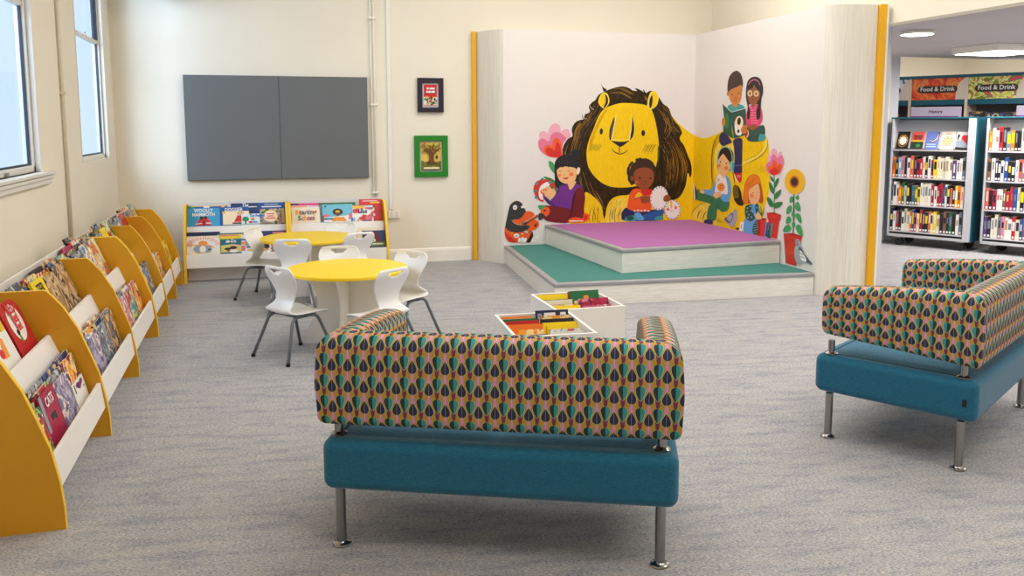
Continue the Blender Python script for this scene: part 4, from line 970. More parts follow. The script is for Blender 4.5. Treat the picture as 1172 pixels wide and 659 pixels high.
f.poly(mane_m, [(643, 180), (643.5, 172), (645.7, 165), (650.5, 158.3), (655.2, 155.6), (654.3, 148.7), (656, 143.3), (659.4, 139.2), (664.2, 137.1), (667.6, 136.4), (669.6, 131), (675, 128), (674, 122), (678, 116.6), (681.2, 114.6), (684.6, 109), (688.8, 106.1), (693.5, 104.3), (695.6, 103), (704, 100.2), (712, 98.9), (719, 100.3), (724.3, 103.6), (730, 104.4), (736, 108), (741, 105.5), (746, 103.8), (753.5, 110.5), (759, 118.7), (765.1, 123.5), (769.2, 133.7), (773.3, 139.9), (777.4, 144.6), (780.5, 152), (778.7, 155.6), (778, 159.8), (782.8, 166.5), (787, 177.4), (790.5, 186), (791.7, 195), (790, 203.5), (786.9, 197.3), (784.9, 211), (780.1, 221.9), (774.6, 227.4), (765, 229.4), (750, 226), (735, 250), (700, 262), (693, 262), (688, 262), (672, 225), (660, 215), (648, 200)])
f.poly(mane_m, [(691, 104.5), (688.6, 98), (687.5, 95), (690, 99.5), (694.5, 102.8)]); f.poly(mane_m, [(727, 101), (733, 103), (739, 108), (737, 110), (731, 106)]); f.poly(mane_m, [(736, 102), (739, 106), (742, 109), (738, 109)])
rr_ = random.Random(11)
def hair(m, pts, n, w, jit):
    f.k += 1; f.hold = True
    for k in range(n):
        dx, dy = rr_.uniform(-jit, jit), rr_.uniform(-jit, jit); t0 = rr_.randint(0, 1)
        f.line(m, [(x+dx+rr_.uniform(-.6, .6), y+dy+rr_.uniform(-.6, .6)) for x, y in pts[t0:]], w)
    f.hold = False
hair(strand, [(684, 120), (678, 132), (668, 146), (660, 162), (656, 178)], 7, .7, 4); hair(strand2, [(686, 122), (680, 136), (670, 150), (664, 168)], 6, 1.0, 4)
hair(strand, [(664, 140), (658, 150), (657, 160)], 4, 1.1, 1.5); hair(strand, [(700, 104), (712, 104), (724, 110)], 6, .6, 3); hair(strand, [(728, 108), (738, 112), (744, 118)], 5, .6, 2.5)
hair(strand, [(755, 122), (762, 132), (766, 145), (762, 155)], 8, .6, 4); hair(strand, [(760, 136), (768, 144), (775, 152)], 6, .6, 3); hair(strand, [(758, 160), (766, 172), (770, 190), (768, 210)], 10, .65, 7)
hair(strand, [(768, 158), (778, 172), (784, 190), (782, 205)], 8, .65, 4); hair(strand2, [(756, 130), (764, 150), (762, 180), (766, 215)], 8, 1.1, 7); hair(strand, [(672, 205), (680, 222), (688, 235)], 8, .6, 5)
hair(strand, [(650, 165), (647, 175), (649, 186)], 5, .6, 2); hair(strand, [(664, 180), (663, 195), (668, 210)], 5, .6, 4)
for c in (((674, 120), (675.5, 124), (679, 126)), ((666, 131), (667, 135), (670.5, 136.5))): f.line(strand2, list(c), .8); f.line(CR_, [(x+1, y-.3) for x, y in c], .5)
# paws
f.at(630, 170, 7.32)
f.poly(lion_y, [(288, 370), (330, 380), (385, 425), (425, 480), (440, 545), (436, 640), (280, 640), (285, 480)]); f.poly(lion_y, [(468, 640), (460, 560), (472, 490), (505, 430), (560, 398), (640, 390), (700, 400), (800, 640)])
f.poly(lion_l, [(480, 640), (476, 560), (488, 500), (520, 450), (565, 420), (620, 415), (640, 470), (640, 640)])
for x in (330, 360, 395, 500, 540, 575): f.line(shade, [(x, 640), (x-4, 560), (x+10, 500)], 5)
for k in range(22): x = 300+rr_.uniform(0, 120); y = 430+rr_.uniform(0, 130)+(x-300)*.5; f.line(shade, [(x, y), (x+3, y+34)], 2)
for k in range(22): x = 490+rr_.uniform(0, 140); y = 430+rr_.uniform(0, 120); f.line(shade, [(x, y), (x-8, y+34)], 2)
f.line(strand2, [(380, 600), (372, 550), (360, 520)], 5); f.line(strand2, [(520, 600), (516, 550), (530, 510)], 6)
# face
f.at(0, 0, 1)
f.poly(lion_y, [(692, 124.3), (684.6, 133.7), (679.2, 147.4), (673.7, 161), (671.2, 174), (672.3, 187.8), (677.8, 198.7), (687.4, 208.3), (698.3, 213.4), (710, 214.6), (724.3, 213.6), (738, 210), (748, 199), (752.6, 180), (754, 166.5), (752.1, 150), (748.7, 133.7), (744.6, 124.2), (737.8, 120), (728.2, 118.5), (716.7, 117.8), (706.5, 118.7)])
f.at(630, 90, 7.32)
f.poly(lion_d, [(480, 250), (420, 310), (370, 420), (330, 520), (318, 620), (345, 560), (380, 450), (430, 340)])
f.poly(strand2, [(536, 318), (512, 370), (494, 430), (491, 480), (497, 514), (508, 508), (518, 450), (534, 370)]); f.poly(strand2, [(684, 318), (697, 380), (699, 440), (686, 490), (667, 514), (668, 490), (674, 420), (679, 350)])
f.poly(shade, [(536, 322), (524, 360), (506, 420), (500, 470), (505, 500), (514, 440), (530, 370)])
f.poly(lion_l, [(545, 300), (680, 300), (676, 400), (664, 516), (600, 520), (506, 516), (524, 420), (538, 350)], False); f.poly(lion_y, [(560, 250), (672, 250), (668, 400), (655, 505), (600, 508), (518, 505), (536, 420), (550, 330)], False)
f.line(W_, [(545, 330), (526, 420), (508, 510)], 4); f.line(W_, [(681, 330), (676, 420), (663, 508)], 4)
f.poly(K_, [(508, 520), (560, 527), (618, 527), (660, 518), (628, 546), (592, 570), (570, 566), (540, 545)]); f.line(K_, [(575, 560), (576, 620)], 7, False)
f.line(K_, [(510, 584), (535, 612), (575, 630), (615, 622), (650, 598)], 9); f.ell(K_, 425, 442, 14, 26, 4)
for k in range(9): x = 330+k*9; f.line(strand2, [(x+22, 545+5*(k % 3)), (x, 600+4*(k % 2))], 3)
f.at(720, 90, 7.32); f.ell(K_, 117, 455, 16, 25)
for k in range(10): x = 112+k*9; f.line(strand2, [(x+30, 548+4*(k % 3)), (x, 605+10*(k % 3))], 3.5)
f.poly(shade, [(240, 560), (252, 600), (248, 660), (238, 700), (236, 640)])
# ears
f.poly(lion_l, [(150, 232), (155, 180), (170, 130), (190, 104), (218, 106), (244, 140), (246, 175), (230, 225), (200, 250), (178, 260)]); f.poly(lion_y, [(185, 130), (205, 120), (232, 145), (236, 180), (220, 215), (190, 238)]); f.poly(strand2, [(168, 230), (170, 180), (190, 135), (196, 180), (186, 235), (176, 246)])
f.at(630, 90, 7.32)
f.poly(lion_l, [(401, 205), (405, 165), (425, 128), (452, 115), (478, 130), (493, 180), (480, 225), (452, 250), (428, 240)]); f.poly(lion_y, [(410, 205), (415, 165), (432, 132), (452, 125), (462, 160), (455, 215), (436, 235)]); f.poly(strand2, [(455, 130), (478, 155), (480, 200), (462, 236), (440, 245), (458, 205), (462, 165)])
f.done()
# ---- pink flower, left
f = Fig('painted_flower', 'big pink and red painted flower', 130).at(605, 135, 11.98)
f.line(GR, [(400, 530), (402, 640)], 14, False); f.poly(GR, [(275, 590), (330, 610), (350, 660), (300, 665)])
f.poly(PKl, [(150, 300), (140, 230), (175, 185), (225, 185), (265, 225), (268, 190), (300, 110), (360, 72), (420, 100), (442, 170), (445, 190), (490, 150), (540, 160), (575, 220), (560, 260), (480, 330), (460, 420), (450, 520), (300, 535), (200, 480), (130, 380)])
f.poly(PK, [(128, 340), (160, 285), (220, 290), (280, 320), (300, 240), (360, 195), (430, 205), (490, 250), (515, 290), (470, 360), (455, 450), (450, 530), (330, 540), (220, 500), (150, 430)])
f.poly(OR, [(200, 450), (215, 395), (260, 372), (310, 385), (330, 330), (360, 275), (410, 280), (445, 350), (450, 440), (445, 528), (340, 540), (240, 505)])
f.poly(RD, [(240, 470), (245, 420), (280, 405), (330, 430), (360, 440), (372, 360), (400, 335), (430, 380), (440, 450), (440, 528), (330, 538), (270, 515)])
f.done()
# ---- girl with a tambourine
f = Fig('painted_child', 'painted child in a purple jumper holding a red tambourine', 150).at(605, 165, 7.09)
f.poly(GRl, [(163, 138), (195, 150), (218, 190), (222, 240), (195, 225), (170, 185)]); f.poly(GR, [(118, 262), (180, 275), (220, 310), (232, 380), (215, 400), (190, 330), (150, 290)])
f.poly(HR, [(215, 340), (208, 200), (215, 140), (250, 100), (300, 84), (350, 90), (400, 120), (420, 165), (420, 240), (400, 330), (340, 360), (260, 370), (225, 350)]); f.ell(HR, 380, 78, 40, 42); f.line(HRl, [(345, 90), (342, 60), (370, 40), (400, 45)], 4)
f.poly(PUd, [(245, 340), (300, 320), (380, 315), (430, 345), (445, 380), (430, 520), (330, 535), (240, 520), (165, 490), (118, 430), (130, 420), (200, 470), (225, 400)])
f.poly(PU, [(255, 345), (330, 330), (400, 325), (432, 350), (440, 390), (400, 500), (330, 525), (250, 500), (180, 460), (215, 400), (240, 395)])
f.poly(PU, [(210, 398), (270, 415), (340, 450), (335, 525), (240, 505), (178, 462)]); 
for k in range(5): f.line(PUd, [(205+k*26, 412+k*9), (195+k*26, 480+k*6)], 3)
f.poly(MAR, [(120, 500), (180, 500), (280, 515), (340, 530), (340, 632), (170, 628), (120, 600), (95, 560)]); f.poly(MAR, [(375, 380), (400, 352), (440, 368), (458, 430), (448, 520), (440, 600), (330, 604), (345, 500), (358, 430)]); f.poly(MARd, [(345, 540), (356, 440), (380, 380), (372, 460), (352, 560), (345, 604), (330, 604)])
f.poly(OR, [(330, 604), (380, 592), (440, 604), (440, 632), (326, 632)]); f.line(W_, [(330, 622), (440, 622)], 8, False); f.poly(OR, [(440, 600), (450, 560), (480, 565), (496, 590), (480, 618), (446, 630)]); f.ell(RD, 462, 595, 14, 22, 10)
f.poly(SK1, [(318, 300), (380, 300), (378, 320), (340, 370), (322, 340)]); f.poly(SK1, [(228, 225), (236, 195), (290, 180), (345, 185), (385, 200), (388, 250), (370, 300), (320, 322), (262, 305), (236, 265)])
f.poly(HR, [(215, 200), (225, 130), (270, 98), (330, 92), (390, 130), (395, 210), (375, 190), (345, 178), (320, 186), (300, 172), (275, 190), (262, 172), (240, 200)])
f.poly(CR_, [(388, 230), (392, 195), (410, 188), (418, 210), (400, 248)]); f.line(K_, [(245, 224), (256, 218), (268, 226)], 3); f.line(K_, [(312, 222), (325, 214), (338, 224)], 3); f.ell(CHK, 345, 243, 18, 16); f.ell(CHK, 250, 252, 12, 12); f.line(CHK, [(268, 240), (282, 250), (290, 245)], 4); f.poly(MC('mouth', 190, 60, 50), [(275, 270), (300, 272), (325, 262), (308, 284), (288, 282)])
for k in range(6): f.line(HRl, [(250+k*20, 125+6*abs(k-2)), (248+k*22, 170)], 1.6)
f.poly(RD, [(45, 400), (40, 350), (60, 305), (110, 285), (165, 290), (205, 320), (215, 350), (205, 400), (150, 380), (125, 420), (120, 465), (80, 450)]); f.poly(W_, [(90, 440), (80, 390), (100, 335), (150, 305), (170, 330), (130, 370), (112, 400), (118, 450)])
for a, b in ((50, 380), (62, 320), (110, 284), (60, 430), (170, 310)): f.ell(TQ, a, b, 13, 12); f.ell(GYd, a, b, 5, 5)
f.poly(SK1, [(130, 365), (150, 340), (200, 360), (220, 395), (190, 440), (165, 440), (150, 420), (130, 410)]); f.poly(CHK, [(95, 375), (140, 355), (145, 390), (105, 405)])
for k in range(4): f.line(SK1, [(100+k*8, 375+k*6), (150+k*8, 385+k*9)], 10)
f.ell(GR, 190, 350, 14, 12)
f.done()
# ---- mole with a guitar
f = Fig('painted_bird', 'painted dark penguin-like bird playing an orange guitar', 190).at(570, 220, 10.98)
f.poly(OR, [(90, 420), (130, 400), (330, 500), (440, 540), (420, 620), (330, 625), (150, 625), (100, 580), (80, 500)])
f.poly(RD, [(85, 500), (110, 585), (160, 625), (230, 625), (160, 560)])
f.poly(K_, [(440, 540), (420, 480), (380, 500), (340, 600), (350, 626), (400, 625)]); f.poly(OR, [(400, 500), (430, 480), (350, 620), (250, 625), (320, 540)])
f.poly(MOLE, [(90, 430), (110, 320), (130, 230), (150, 160), (200, 115), (250, 108), (300, 140), (330, 200), (350, 240), (350, 300), (330, 370), (250, 440), (240, 500), (150, 490), (100, 450)]); f.line(CR_, [(130, 200), (145, 160), (200, 113), (250, 105), (300, 135)], 4)
f.ell(W_, 212, 190, 27, 30); f.ell(K_, 212, 192, 8, 9); f.poly(W_, [(285, 190), (300, 165), (350, 135), (372, 140), (350, 175), (310, 200)]); f.line(GYd, [(300, 180), (355, 152)], 3)
f.poly(OR, [(185, 345), (250, 338), (300, 310), (340, 250), (390, 235), (440, 255), (465, 300), (460, 340), (500, 360), (515, 410), (490, 450), (430, 480), (370, 490), (330, 460), (220, 400)])
f.line(MC('fret_brown', 160, 60, 20), [(330, 400), (500, 290)], 34, False); f.ell(MC('sound_hole', 60, 30, 20), 330, 390, 34, 24, -15)
for k in range(3): f.line(CR_, [(300, 400-8*k), (500, 284-8*k)], 2, False)
f.poly(MOLE, [(100, 440), (110, 400), (160, 370), (180, 350), (200, 380), (250, 405), (340, 412), (395, 420), (380, 455), (320, 490), (220, 505), (140, 480)]); f.line(CR_, [(170, 345), (200, 385), (260, 408), (340, 410)], 4)
f.poly(OR, [(540, 240), (560, 200), (590, 180), (630, 190), (650, 230), (640, 270), (600, 305), (575, 280), (550, 270)]); f.poly(MOLE, [(505, 280), (530, 260), (570, 270), (580, 300), (550, 340), (512, 348)])
f.ell(MARd, 470, 415, 12, 26, 25); f.ell(MARd, 585, 230, 20, 10, -30); f.ell(W_, 230, 545, 34, 26); f.ell(GY, 230, 548, 18, 12); f.ell(AQ, 303, 522, 12, 12); f.ell(YE, 175, 515, 10, 10)
f.poly(W_, [(252, 625), (262, 570), (290, 580), (300, 555), (325, 575), (355, 570), (345, 625)]); f.poly(W_, [(410, 620), (440, 560), (460, 575), (490, 545), (505, 575), (490, 615), (440, 628)])
for x in (285, 310): f.line(GYd, [(x, 620), (x-5, 585)], 3)
for x in (455, 480): f.line(GYd, [(x, 612), (x+12, 572)], 3)
f.poly(GRl, [(500, 165), (560, 160), (590, 180), (540, 215), (515, 205)])
f.done()
# ---- child with a drum
f = Fig('painted_child', 'painted child with curly brown hair in an orange jumper holding a drum', 150).at(705, 175, 8.24)
f.poly(NV, [(50, 590), (60, 550), (100, 515), (200, 550), (400, 530), (445, 545), (430, 600), (420, 632), (90, 640)])
f.poly(BL, [(250, 590), (330, 555), (445, 535), (440, 590), (430, 628), (260, 632)]); f.poly(LB, [(170, 580), (215, 560), (265, 625), (200, 632)])
f.poly(TQ, [(85, 610), (120, 590), (170, 592), (195, 625), (180, 640), (90, 640)]); f.ell(DG, 130, 612, 34, 24); f.poly(TQ, [(370, 605), (430, 590), (435, 625), (370, 632)])
f.poly(OR, [(110, 470), (130, 380), (180, 335), (250, 345), (330, 340), (345, 400), (330, 500), (320, 545), (230, 555), (160, 545), (105, 520)]); f.poly(RD, [(240, 345), (330, 340), (340, 380), (260, 400)])
for k in range(5): f.ell(W_, 175+k*32, 545-4*(k % 2), 11, 7, 10)
f.poly(YE, [(190, 390), (215, 370), (238, 385), (240, 405), (180, 425)]); f.line(NV, [(172, 435), (245, 412)], 9)
hb = [(110, 250), (118, 190), (135, 140), (150, 110), (185, 80), (230, 58), (270, 50), (320, 65), (355, 100), (368, 150), (360, 200), (345, 250), (330, 200), (160, 300), (135, 290)]
f.poly(HB, hb); rq = random.Random(4)
for k in range(46):
    a = PI*rq.uniform(.75, 2.15); f.ell(rq.choice([HB, HB, K_]), 240+128*math.cos(a), 175+118*math.sin(a), 13, 13, 0, 10)
f.poly(SK2, [(165, 220), (180, 165), (230, 140), (300, 140), (345, 170), (355, 230), (345, 280), (310, 325), (270, 345), (220, 330), (180, 290)]); f.ell(SK2, 148, 240, 14, 22); f.line(MC('face_line', 90, 40, 20), [(238, 290), (262, 300), (295, 290)], 5); f.line(MC('face_line', 0, 0, 0), [(258, 262), (272, 268), (288, 260)], 6)
f.ell(K_, 222, 236, 8, 11); f.ell(K_, 323, 238, 8, 11); f.ell(MC('brown_cheek', 190, 100, 40), 195, 275, 18, 14)
f.poly(SK2, [(235, 420), (270, 405), (320, 415), (330, 440), (310, 465), (240, 470)])
def scal(cx, cy, rx, ry, a, n=18):
    f.ell(GY, cx, cy, rx+3, ry+3, a, 30); f.ell(W_, cx, cy, rx, ry, a, 30)
    ca, sa = math.cos(math.radians(a)), math.sin(math.radians(a))
    for k in range(n):
        t = 2*PI*k/n; p = [(cx+q*rx*math.cos(t)*ca-q*ry*math.sin(t)*sa, cy+q*rx*math.cos(t)*sa+q*ry*math.sin(t)*ca) for q in (.86, 1.0)]
        f.line(K_, p, 6, False)
scal(405, 425, 82, 112, 8); scal(530, 535, 74, 90, 0)
f.poly(SK2, [(445, 420), (470, 395), (500, 400), (512, 430), (490, 455), (450, 455)]); f.ell(MC('doll_pink', 238, 110, 120), 488, 530, 14, 14); f.ell(MC('doll_pink', 0, 0, 0), 562, 515, 13, 15); f.poly(YE, [(510, 455), (522, 440), (530, 490), (524, 525), (510, 500)]); f.line(K_, [(505, 535), (525, 548), (545, 540)], 3); f.line(K_, [(482, 498), (492, 508)], 3); f.line(K_, [(548, 488), (558, 495)], 3)
f.done()
# ---- headphones child
f = Fig('painted_child', 'painted child in headphones, blue cardigan and green trousers', 150).at(788, 160, 6.46)
f.poly(GT, [(65, 370), (100, 375), (170, 415), (215, 420), (290, 440), (305, 470), (290, 520), (250, 532), (215, 510), (205, 590), (140, 590), (150, 500), (165, 475), (110, 455), (65, 440)]); f.line(DG, [(165, 475), (185, 430)], 5); f.line(DG, [(215, 510), (222, 460)], 5)
f.poly(NV, [(40, 330), (52, 345), (66, 380), (64, 435), (45, 440), (38, 400)]); f.poly(W_, [(38, 328), (46, 330), (52, 435), (44, 440)]); f.poly(NV, [(125, 590), (175, 595), (178, 622), (120, 615)])
f.poly(LB, [(215, 265), (200, 310), (185, 350), (150, 370), (105, 365), (120, 395), (165, 410), (205, 395), (240, 290)]); f.poly(W_, [(215, 265), (245, 255), (290, 265), (300, 300), (300, 400), (205, 400), (205, 330)])
f.poly(LB, [(275, 260), (300, 280), (315, 330), (315, 400), (300, 455), (260, 455), (240, 430), (250, 400), (290, 400), (290, 330)]); f.poly(SK1, [(85, 375), (105, 367), (122, 385), (115, 398), (92, 392)]); f.poly(SK1, [(190, 395), (235, 385), (245, 405), (215, 432), (195, 425)])
f.ell(MC('badge_orange', 242, 150, 50), 243, 350, 28, 32); f.ell(YE, 225, 296, 9, 11); f.line(K_, [(232, 352), (243, 362), (256, 350)], 2.5); f.ell(K_, 238, 340, 2.5, 4); f.ell(K_, 254, 338, 2.5, 4)
for k in range(12): a = 2*PI*k/12; f.line(CHK, [(243+36*math.cos(a), 350+42*math.sin(a)), (243+44*math.cos(a), 350+50*math.sin(a))], 2)
f.poly(SK1, [(245, 240), (285, 240), (280, 268), (262, 280), (248, 265)])
f.poly(HR, [(215, 160), (225, 90), (260, 60), (300, 58), (330, 90), (335, 150), (325, 200), (300, 230), (240, 240), (218, 200)]); f.poly(SK1, [(222, 190), (226, 145), (250, 112), (262, 105), (285, 135), (305, 165), (308, 205), (290, 250), (255, 262), (230, 240)])
f.line(AQ, [(222, 130), (232, 85), (262, 52), (298, 60), (322, 100), (328, 160)], 6, False); f.ell(AQ, 325, 196, 17, 42); f.ell(TQ, 333, 196, 8, 34); f.ell(AQ, 218, 160, 7, 28); f.ell(K_, 240, 162, 4, 7); f.ell(K_, 283, 174, 4, 7); f.ell(CHK, 282, 208, 14, 16); f.ell(CHK, 232, 190, 9, 14); f.line(CHK, [(247, 208), (256, 213), (262, 208)], 4)
f.done()
# ---- grey bird and scribble on the haunch
f = Fig('painted_pigeon', 'small painted grey pigeon beside the sitting children', 150).at(820, 195, 8.24)
f.poly(GY, [(90, 470), (105, 430), (140, 400), (165, 385), (180, 360), (192, 375), (196, 410), (195, 460), (175, 515), (150, 530), (120, 515)]); f.poly(GYd, [(75, 455), (110, 435), (150, 400), (160, 420), (150, 470), (120, 495), (95, 480)]); f.poly(GY, [(100, 450), (145, 415), (150, 450), (125, 480)]); f.ell(AQ, 188, 400, 7, 12); f.ell(K_, 183, 378, 3, 3); f.line(OR, [(145, 528), (140, 545)], 4); f.line(OR, [(165, 525), (164, 546)], 4)
f.line(K_, [(0, 455), (20, 470), (10, 490), (35, 470), (45, 490), (60, 478), (92, 500)], 3.5); f.line(K_, [(20, 450), (40, 465)], 3)
f.poly(K_, [(182, 545), (215, 540), (216, 560), (190, 556)]); f.poly(W_, [(228, 485), (262, 485), (256, 575), (216, 565)], False); f.line(K_, [(240, 510), (236, 550)], 5)
f.done()
# ---- reading pair
f = Fig('painted_child', 'painted child reading a dark green book with legs hanging down', 150).at(815, 140, 9.414)
f.poly(NV, [(90, 130), (130, 105), (200, 180), (215, 215), (160, 240), (125, 255), (95, 235), (80, 190)]); f.poly(NV, [(235, 190), (325, 175), (328, 300), (325, 460), (320, 550), (240, 545), (246, 400), (240, 280)]); f.line(LB, [(250, 466), (322, 462)], 4, False)
f.poly(RD, [(245, 555), (318, 548), (320, 620), (300, 650), (275, 625), (255, 590)]); f.line(W_, [(246, 560), (258, 600), (290, 650)], 9); f.line(W_, [(270, 575), (310, 570)], 4); f.line(W_, [(275, 592), (312, 588)], 4)
f.at(820, 75, 8.787)
f.poly(TQ, [(118, 410), (150, 390), (215, 385), (275, 405), (290, 440), (290, 520), (120, 480)]); f.poly(SK3, [(165, 370), (222, 370), (212, 410), (185, 418), (168, 400)])
f.poly(SK3, [(128, 300), (130, 240), (180, 200), (250, 195), (258, 260), (245, 340), (222, 385), (180, 390), (150, 365)]); f.ell(SK3, 120, 285, 12, 22); f.poly(HB, [(115, 260), (115, 200), (130, 120), (165, 70), (210, 52), (250, 85), (268, 150), (266, 220), (250, 195), (215, 215), (170, 230), (135, 255), (120, 275)])
f.ell(K_, 163, 290, 6, 8); f.ell(K_, 228, 277, 6, 8); f.poly(MC('mouth', 0, 0, 0), [(175, 345), (195, 350), (212, 338), (195, 362)]); f.line(SF, [(188, 318), (198, 328), (208, 318)], 5); f.ell(CHK, 150, 325, 13, 13); f.ell(CHK, 232, 312, 11, 13)
f.poly(DG, [(65, 380), (155, 470), (158, 660), (175, 735), (90, 690), (72, 655), (80, 520)], False); f.poly(DG, [(155, 470), (298, 432), (302, 560), (310, 690), (180, 735), (160, 600)], False); f.line(W_, [(65, 380), (155, 468), (298, 430)], 5, False, False)
f.ell(GR, 108, 560, 24, 78, 0); f.ell(CR_, 230, 585, 44, 78, 6); f.ell(K_, 232, 560, 18, 38, 6); f.poly(W_, [(190, 620), (210, 590), (225, 640), (250, 600), (270, 640), (250, 700), (200, 690)]); f.ell(K_, 225, 660, 12, 18)
f.poly(SK3, [(60, 540), (85, 525), (92, 560), (88, 605), (62, 600)]); f.poly(SK3, [(250, 640), (280, 600), (305, 600), (312, 640), (300, 680), (262, 680)])
for k in range(3): f.line(SF, [(266, 622+k*18), (306, 612+k*18)], 3)
f.done()
f = Fig('painted_child', 'painted child in a pink striped top with glasses, sitting beside the reader', 160).at(820, 75, 8.787)
f.poly(DG, [(310, 620), (420, 610), (475, 600), (492, 640), (490, 690), (460, 715), (440, 760), (330, 760), (300, 700)]); f.poly(TQ, [(440, 690), (490, 700), (492, 745), (430, 755)]); f.poly(RD, [(300, 650), (325, 640), (330, 700), (305, 730), (290, 700)]); f.line(W_, [(318, 650), (325, 690), (305, 728)], 6)
for x, y in ((350, 640), (400, 690), (380, 730), (450, 640)): f.ell(PU, x, y, 9, 7)
SP = MC('stripe_pink', 226, 62, 116); f.poly(SP, [(300, 500), (330, 420), (370, 395), (430, 400), (460, 450), (465, 530), (445, 590), (400, 625), (340, 625), (305, 600)])
for k in range(7): f.line(PKl, [(335+3*k, 425+26*k), (425, 420+26*k)], 5)
f.poly(SK4, [(330, 600), (375, 590), (405, 610), (385, 645), (335, 640)]); f.poly(SK4, [(355, 380), (390, 380), (382, 415), (368, 425)])
f.poly(HR, [(300, 300), (305, 210), (330, 140), (385, 112), (440, 130), (470, 200), (470, 280), (455, 330), (450, 400), (445, 520), (410, 540), (405, 450), (420, 390), (330, 390), (345, 460), (335, 540), (312, 520), (318, 420), (305, 350)])
f.poly(SK4, [(316, 300), (320, 250), (370, 225), (385, 190), (400, 230), (440, 260), (440, 320), (410, 375), (372, 400), (335, 370)]); f.line(PK, [(325, 195), (350, 158), (390, 142), (425, 160), (448, 205)], 9); f.ell(CR_, 342, 280, 24, 30); f.ell(CR_, 404, 282, 24, 30); f.ell(MC('lens_tan', 190, 150, 80), 342, 280, 17, 23); f.ell(MC('lens_tan', 0, 0, 0), 404, 282, 17, 23); f.ell(K_, 342, 282, 6, 8); f.ell(K_, 402, 285, 6, 8); f.line(K_, [(358, 338), (372, 342), (384, 336)], 5); f.line(K_, [(355, 305), (368, 312), (376, 304)], 5)
f.done()
# ---- ginger child with pots and books
f = Fig('painted_child', 'painted ginger haired child in blue dungarees holding a red plant pot', 150).at(820, 195, 8.24)
f.poly(LB, [(275, 450), (310, 330), (395, 320), (410, 380), (400, 460), (365, 600), (255, 580), (262, 500)]); f.poly(DG, [(285, 330), (340, 320), (350, 340), (355, 420), (370, 440), (345, 475), (300, 470), (275, 430), (272, 370)]); f.poly(DG, [(370, 325), (395, 320), (405, 380), (440, 420), (400, 440), (375, 400)])
for x, y in ((295, 355), (320, 340), (290, 390), (310, 415), (335, 440), (330, 380), (300, 445), (385, 350), (395, 390)): f.ell(AQ, x, y, 6, 8)
f.line(LB, [(340, 325), (345, 400)], 12, False); f.poly(DG, [(345, 590), (355, 500), (395, 470), (400, 530), (385, 600)])
for k in range(5): f.line(AQ, [(350, 500+k*22), (395, 490+k*22)], 5)
f.poly(POT, [(390, 470), (465, 450), (470, 470), (455, 620), (385, 600), (395, 540)]); f.poly(POTd, [(390, 470), (420, 465), (410, 605), (385, 600), (395, 540)]); f.line(MARd, [(425, 450), (460, 462)], 12)
f.line(GR, [(430, 440), (428, 380), (420, 340)], 7); f.line(GRl, [(430, 440), (445, 390), (455, 360)], 7); f.line(GRl, [(428, 430), (405, 400), (400, 380)], 6); f.poly(SK1, [(370, 420), (400, 395), (420, 420), (432, 455), (400, 462), (375, 445)])
f.poly(BL, [(472, 488), (498, 490), (475, 622), (455, 618)], False); f.poly(LB, [(472, 488), (480, 488), (462, 620), (455, 618)], False); f.poly(DG, [(505, 520), (520, 500), (536, 505), (515, 630), (480, 622)]); f.poly(TQ, [(520, 500), (536, 505), (522, 600), (510, 610)])
f.poly(HOd, [(255, 300), (258, 230), (275, 120), (310, 55), (360, 35), (405, 60), (425, 140), (440, 230), (442, 290), (420, 310), (390, 290), (300, 310), (270, 312)]); f.poly(HO, [(262, 270), (275, 150), (310, 60), (355, 38), (402, 62), (420, 120), (380, 120), (330, 160), (305, 230), (300, 305), (272, 300)])
f.poly(SK1, [(310, 260), (312, 190), (350, 150), (395, 125), (412, 180), (415, 240), (400, 290), (370, 318), (335, 312)]); f.ell(CHK, 338, 240, 17, 22); f.line(K_, [(335, 205), (348, 212), (358, 205)], 3); f.line(K_, [(395, 205), (405, 210), (412, 204)], 3); f.line(CHK, [(375, 232), (385, 240), (390, 232)], 5); f.line(MC('mouth', 0, 0, 0), [(362, 258), (374, 266), (386, 256)], 5)
for k in range(4): f.line(HOd, [(285+k*22, 200-k*30), (310+k*20, 110-k*12)], 3)
f.done()
# ---- tulip in a pot
f = Fig('painted_flower', 'painted pink flower in a red pot', 140).at(870, 165, 8.23)
f.poly(PKl, [(60, 240), (75, 170), (72, 120), (90, 98), (108, 110), (110, 60), (135, 38), (160, 60), (170, 100), (185, 75), (205, 72), (218, 120), (230, 160), (215, 230), (185, 280), (135, 292), (85, 275)]); f.poly(PK, [(58, 230), (62, 185), (100, 160), (110, 110), (140, 95), (165, 130), (200, 100), (225, 140), (215, 220), (185, 275), (135, 290), (85, 272)]); f.poly(OR, [(80, 240), (85, 205), (110, 210), (125, 160), (140, 145), (158, 175), (165, 205), (190, 180), (208, 200), (200, 240), (165, 285), (120, 290)]); f.poly(RD, [(88, 255), (120, 235), (140, 215), (165, 240), (195, 240), (170, 280), (120, 288)])
f.line(GR, [(136, 290), (136, 660)], 6, False)
for q in ([(136, 360), (105, 335), (98, 300), (125, 320)], [(138, 415), (145, 350), (178, 315), (172, 365)], [(136, 470), (100, 440), (85, 355), (115, 380), (135, 430)], [(138, 520), (140, 470), (200, 425), (185, 480)], [(132, 590), (90, 580), (65, 505), (100, 510), (130, 560)], [(138, 600), (150, 550), (215, 545), (190, 590)]): f.poly(GR, q); 
f.line(DG, [(130, 585), (85, 520)], 3); f.line(DG, [(145, 600), (205, 552)], 3)
f.at(820, 195, 8.24); f.poly(POTd, [(480, 400), (540, 395), (612, 418), (612, 430), (480, 410)], False)
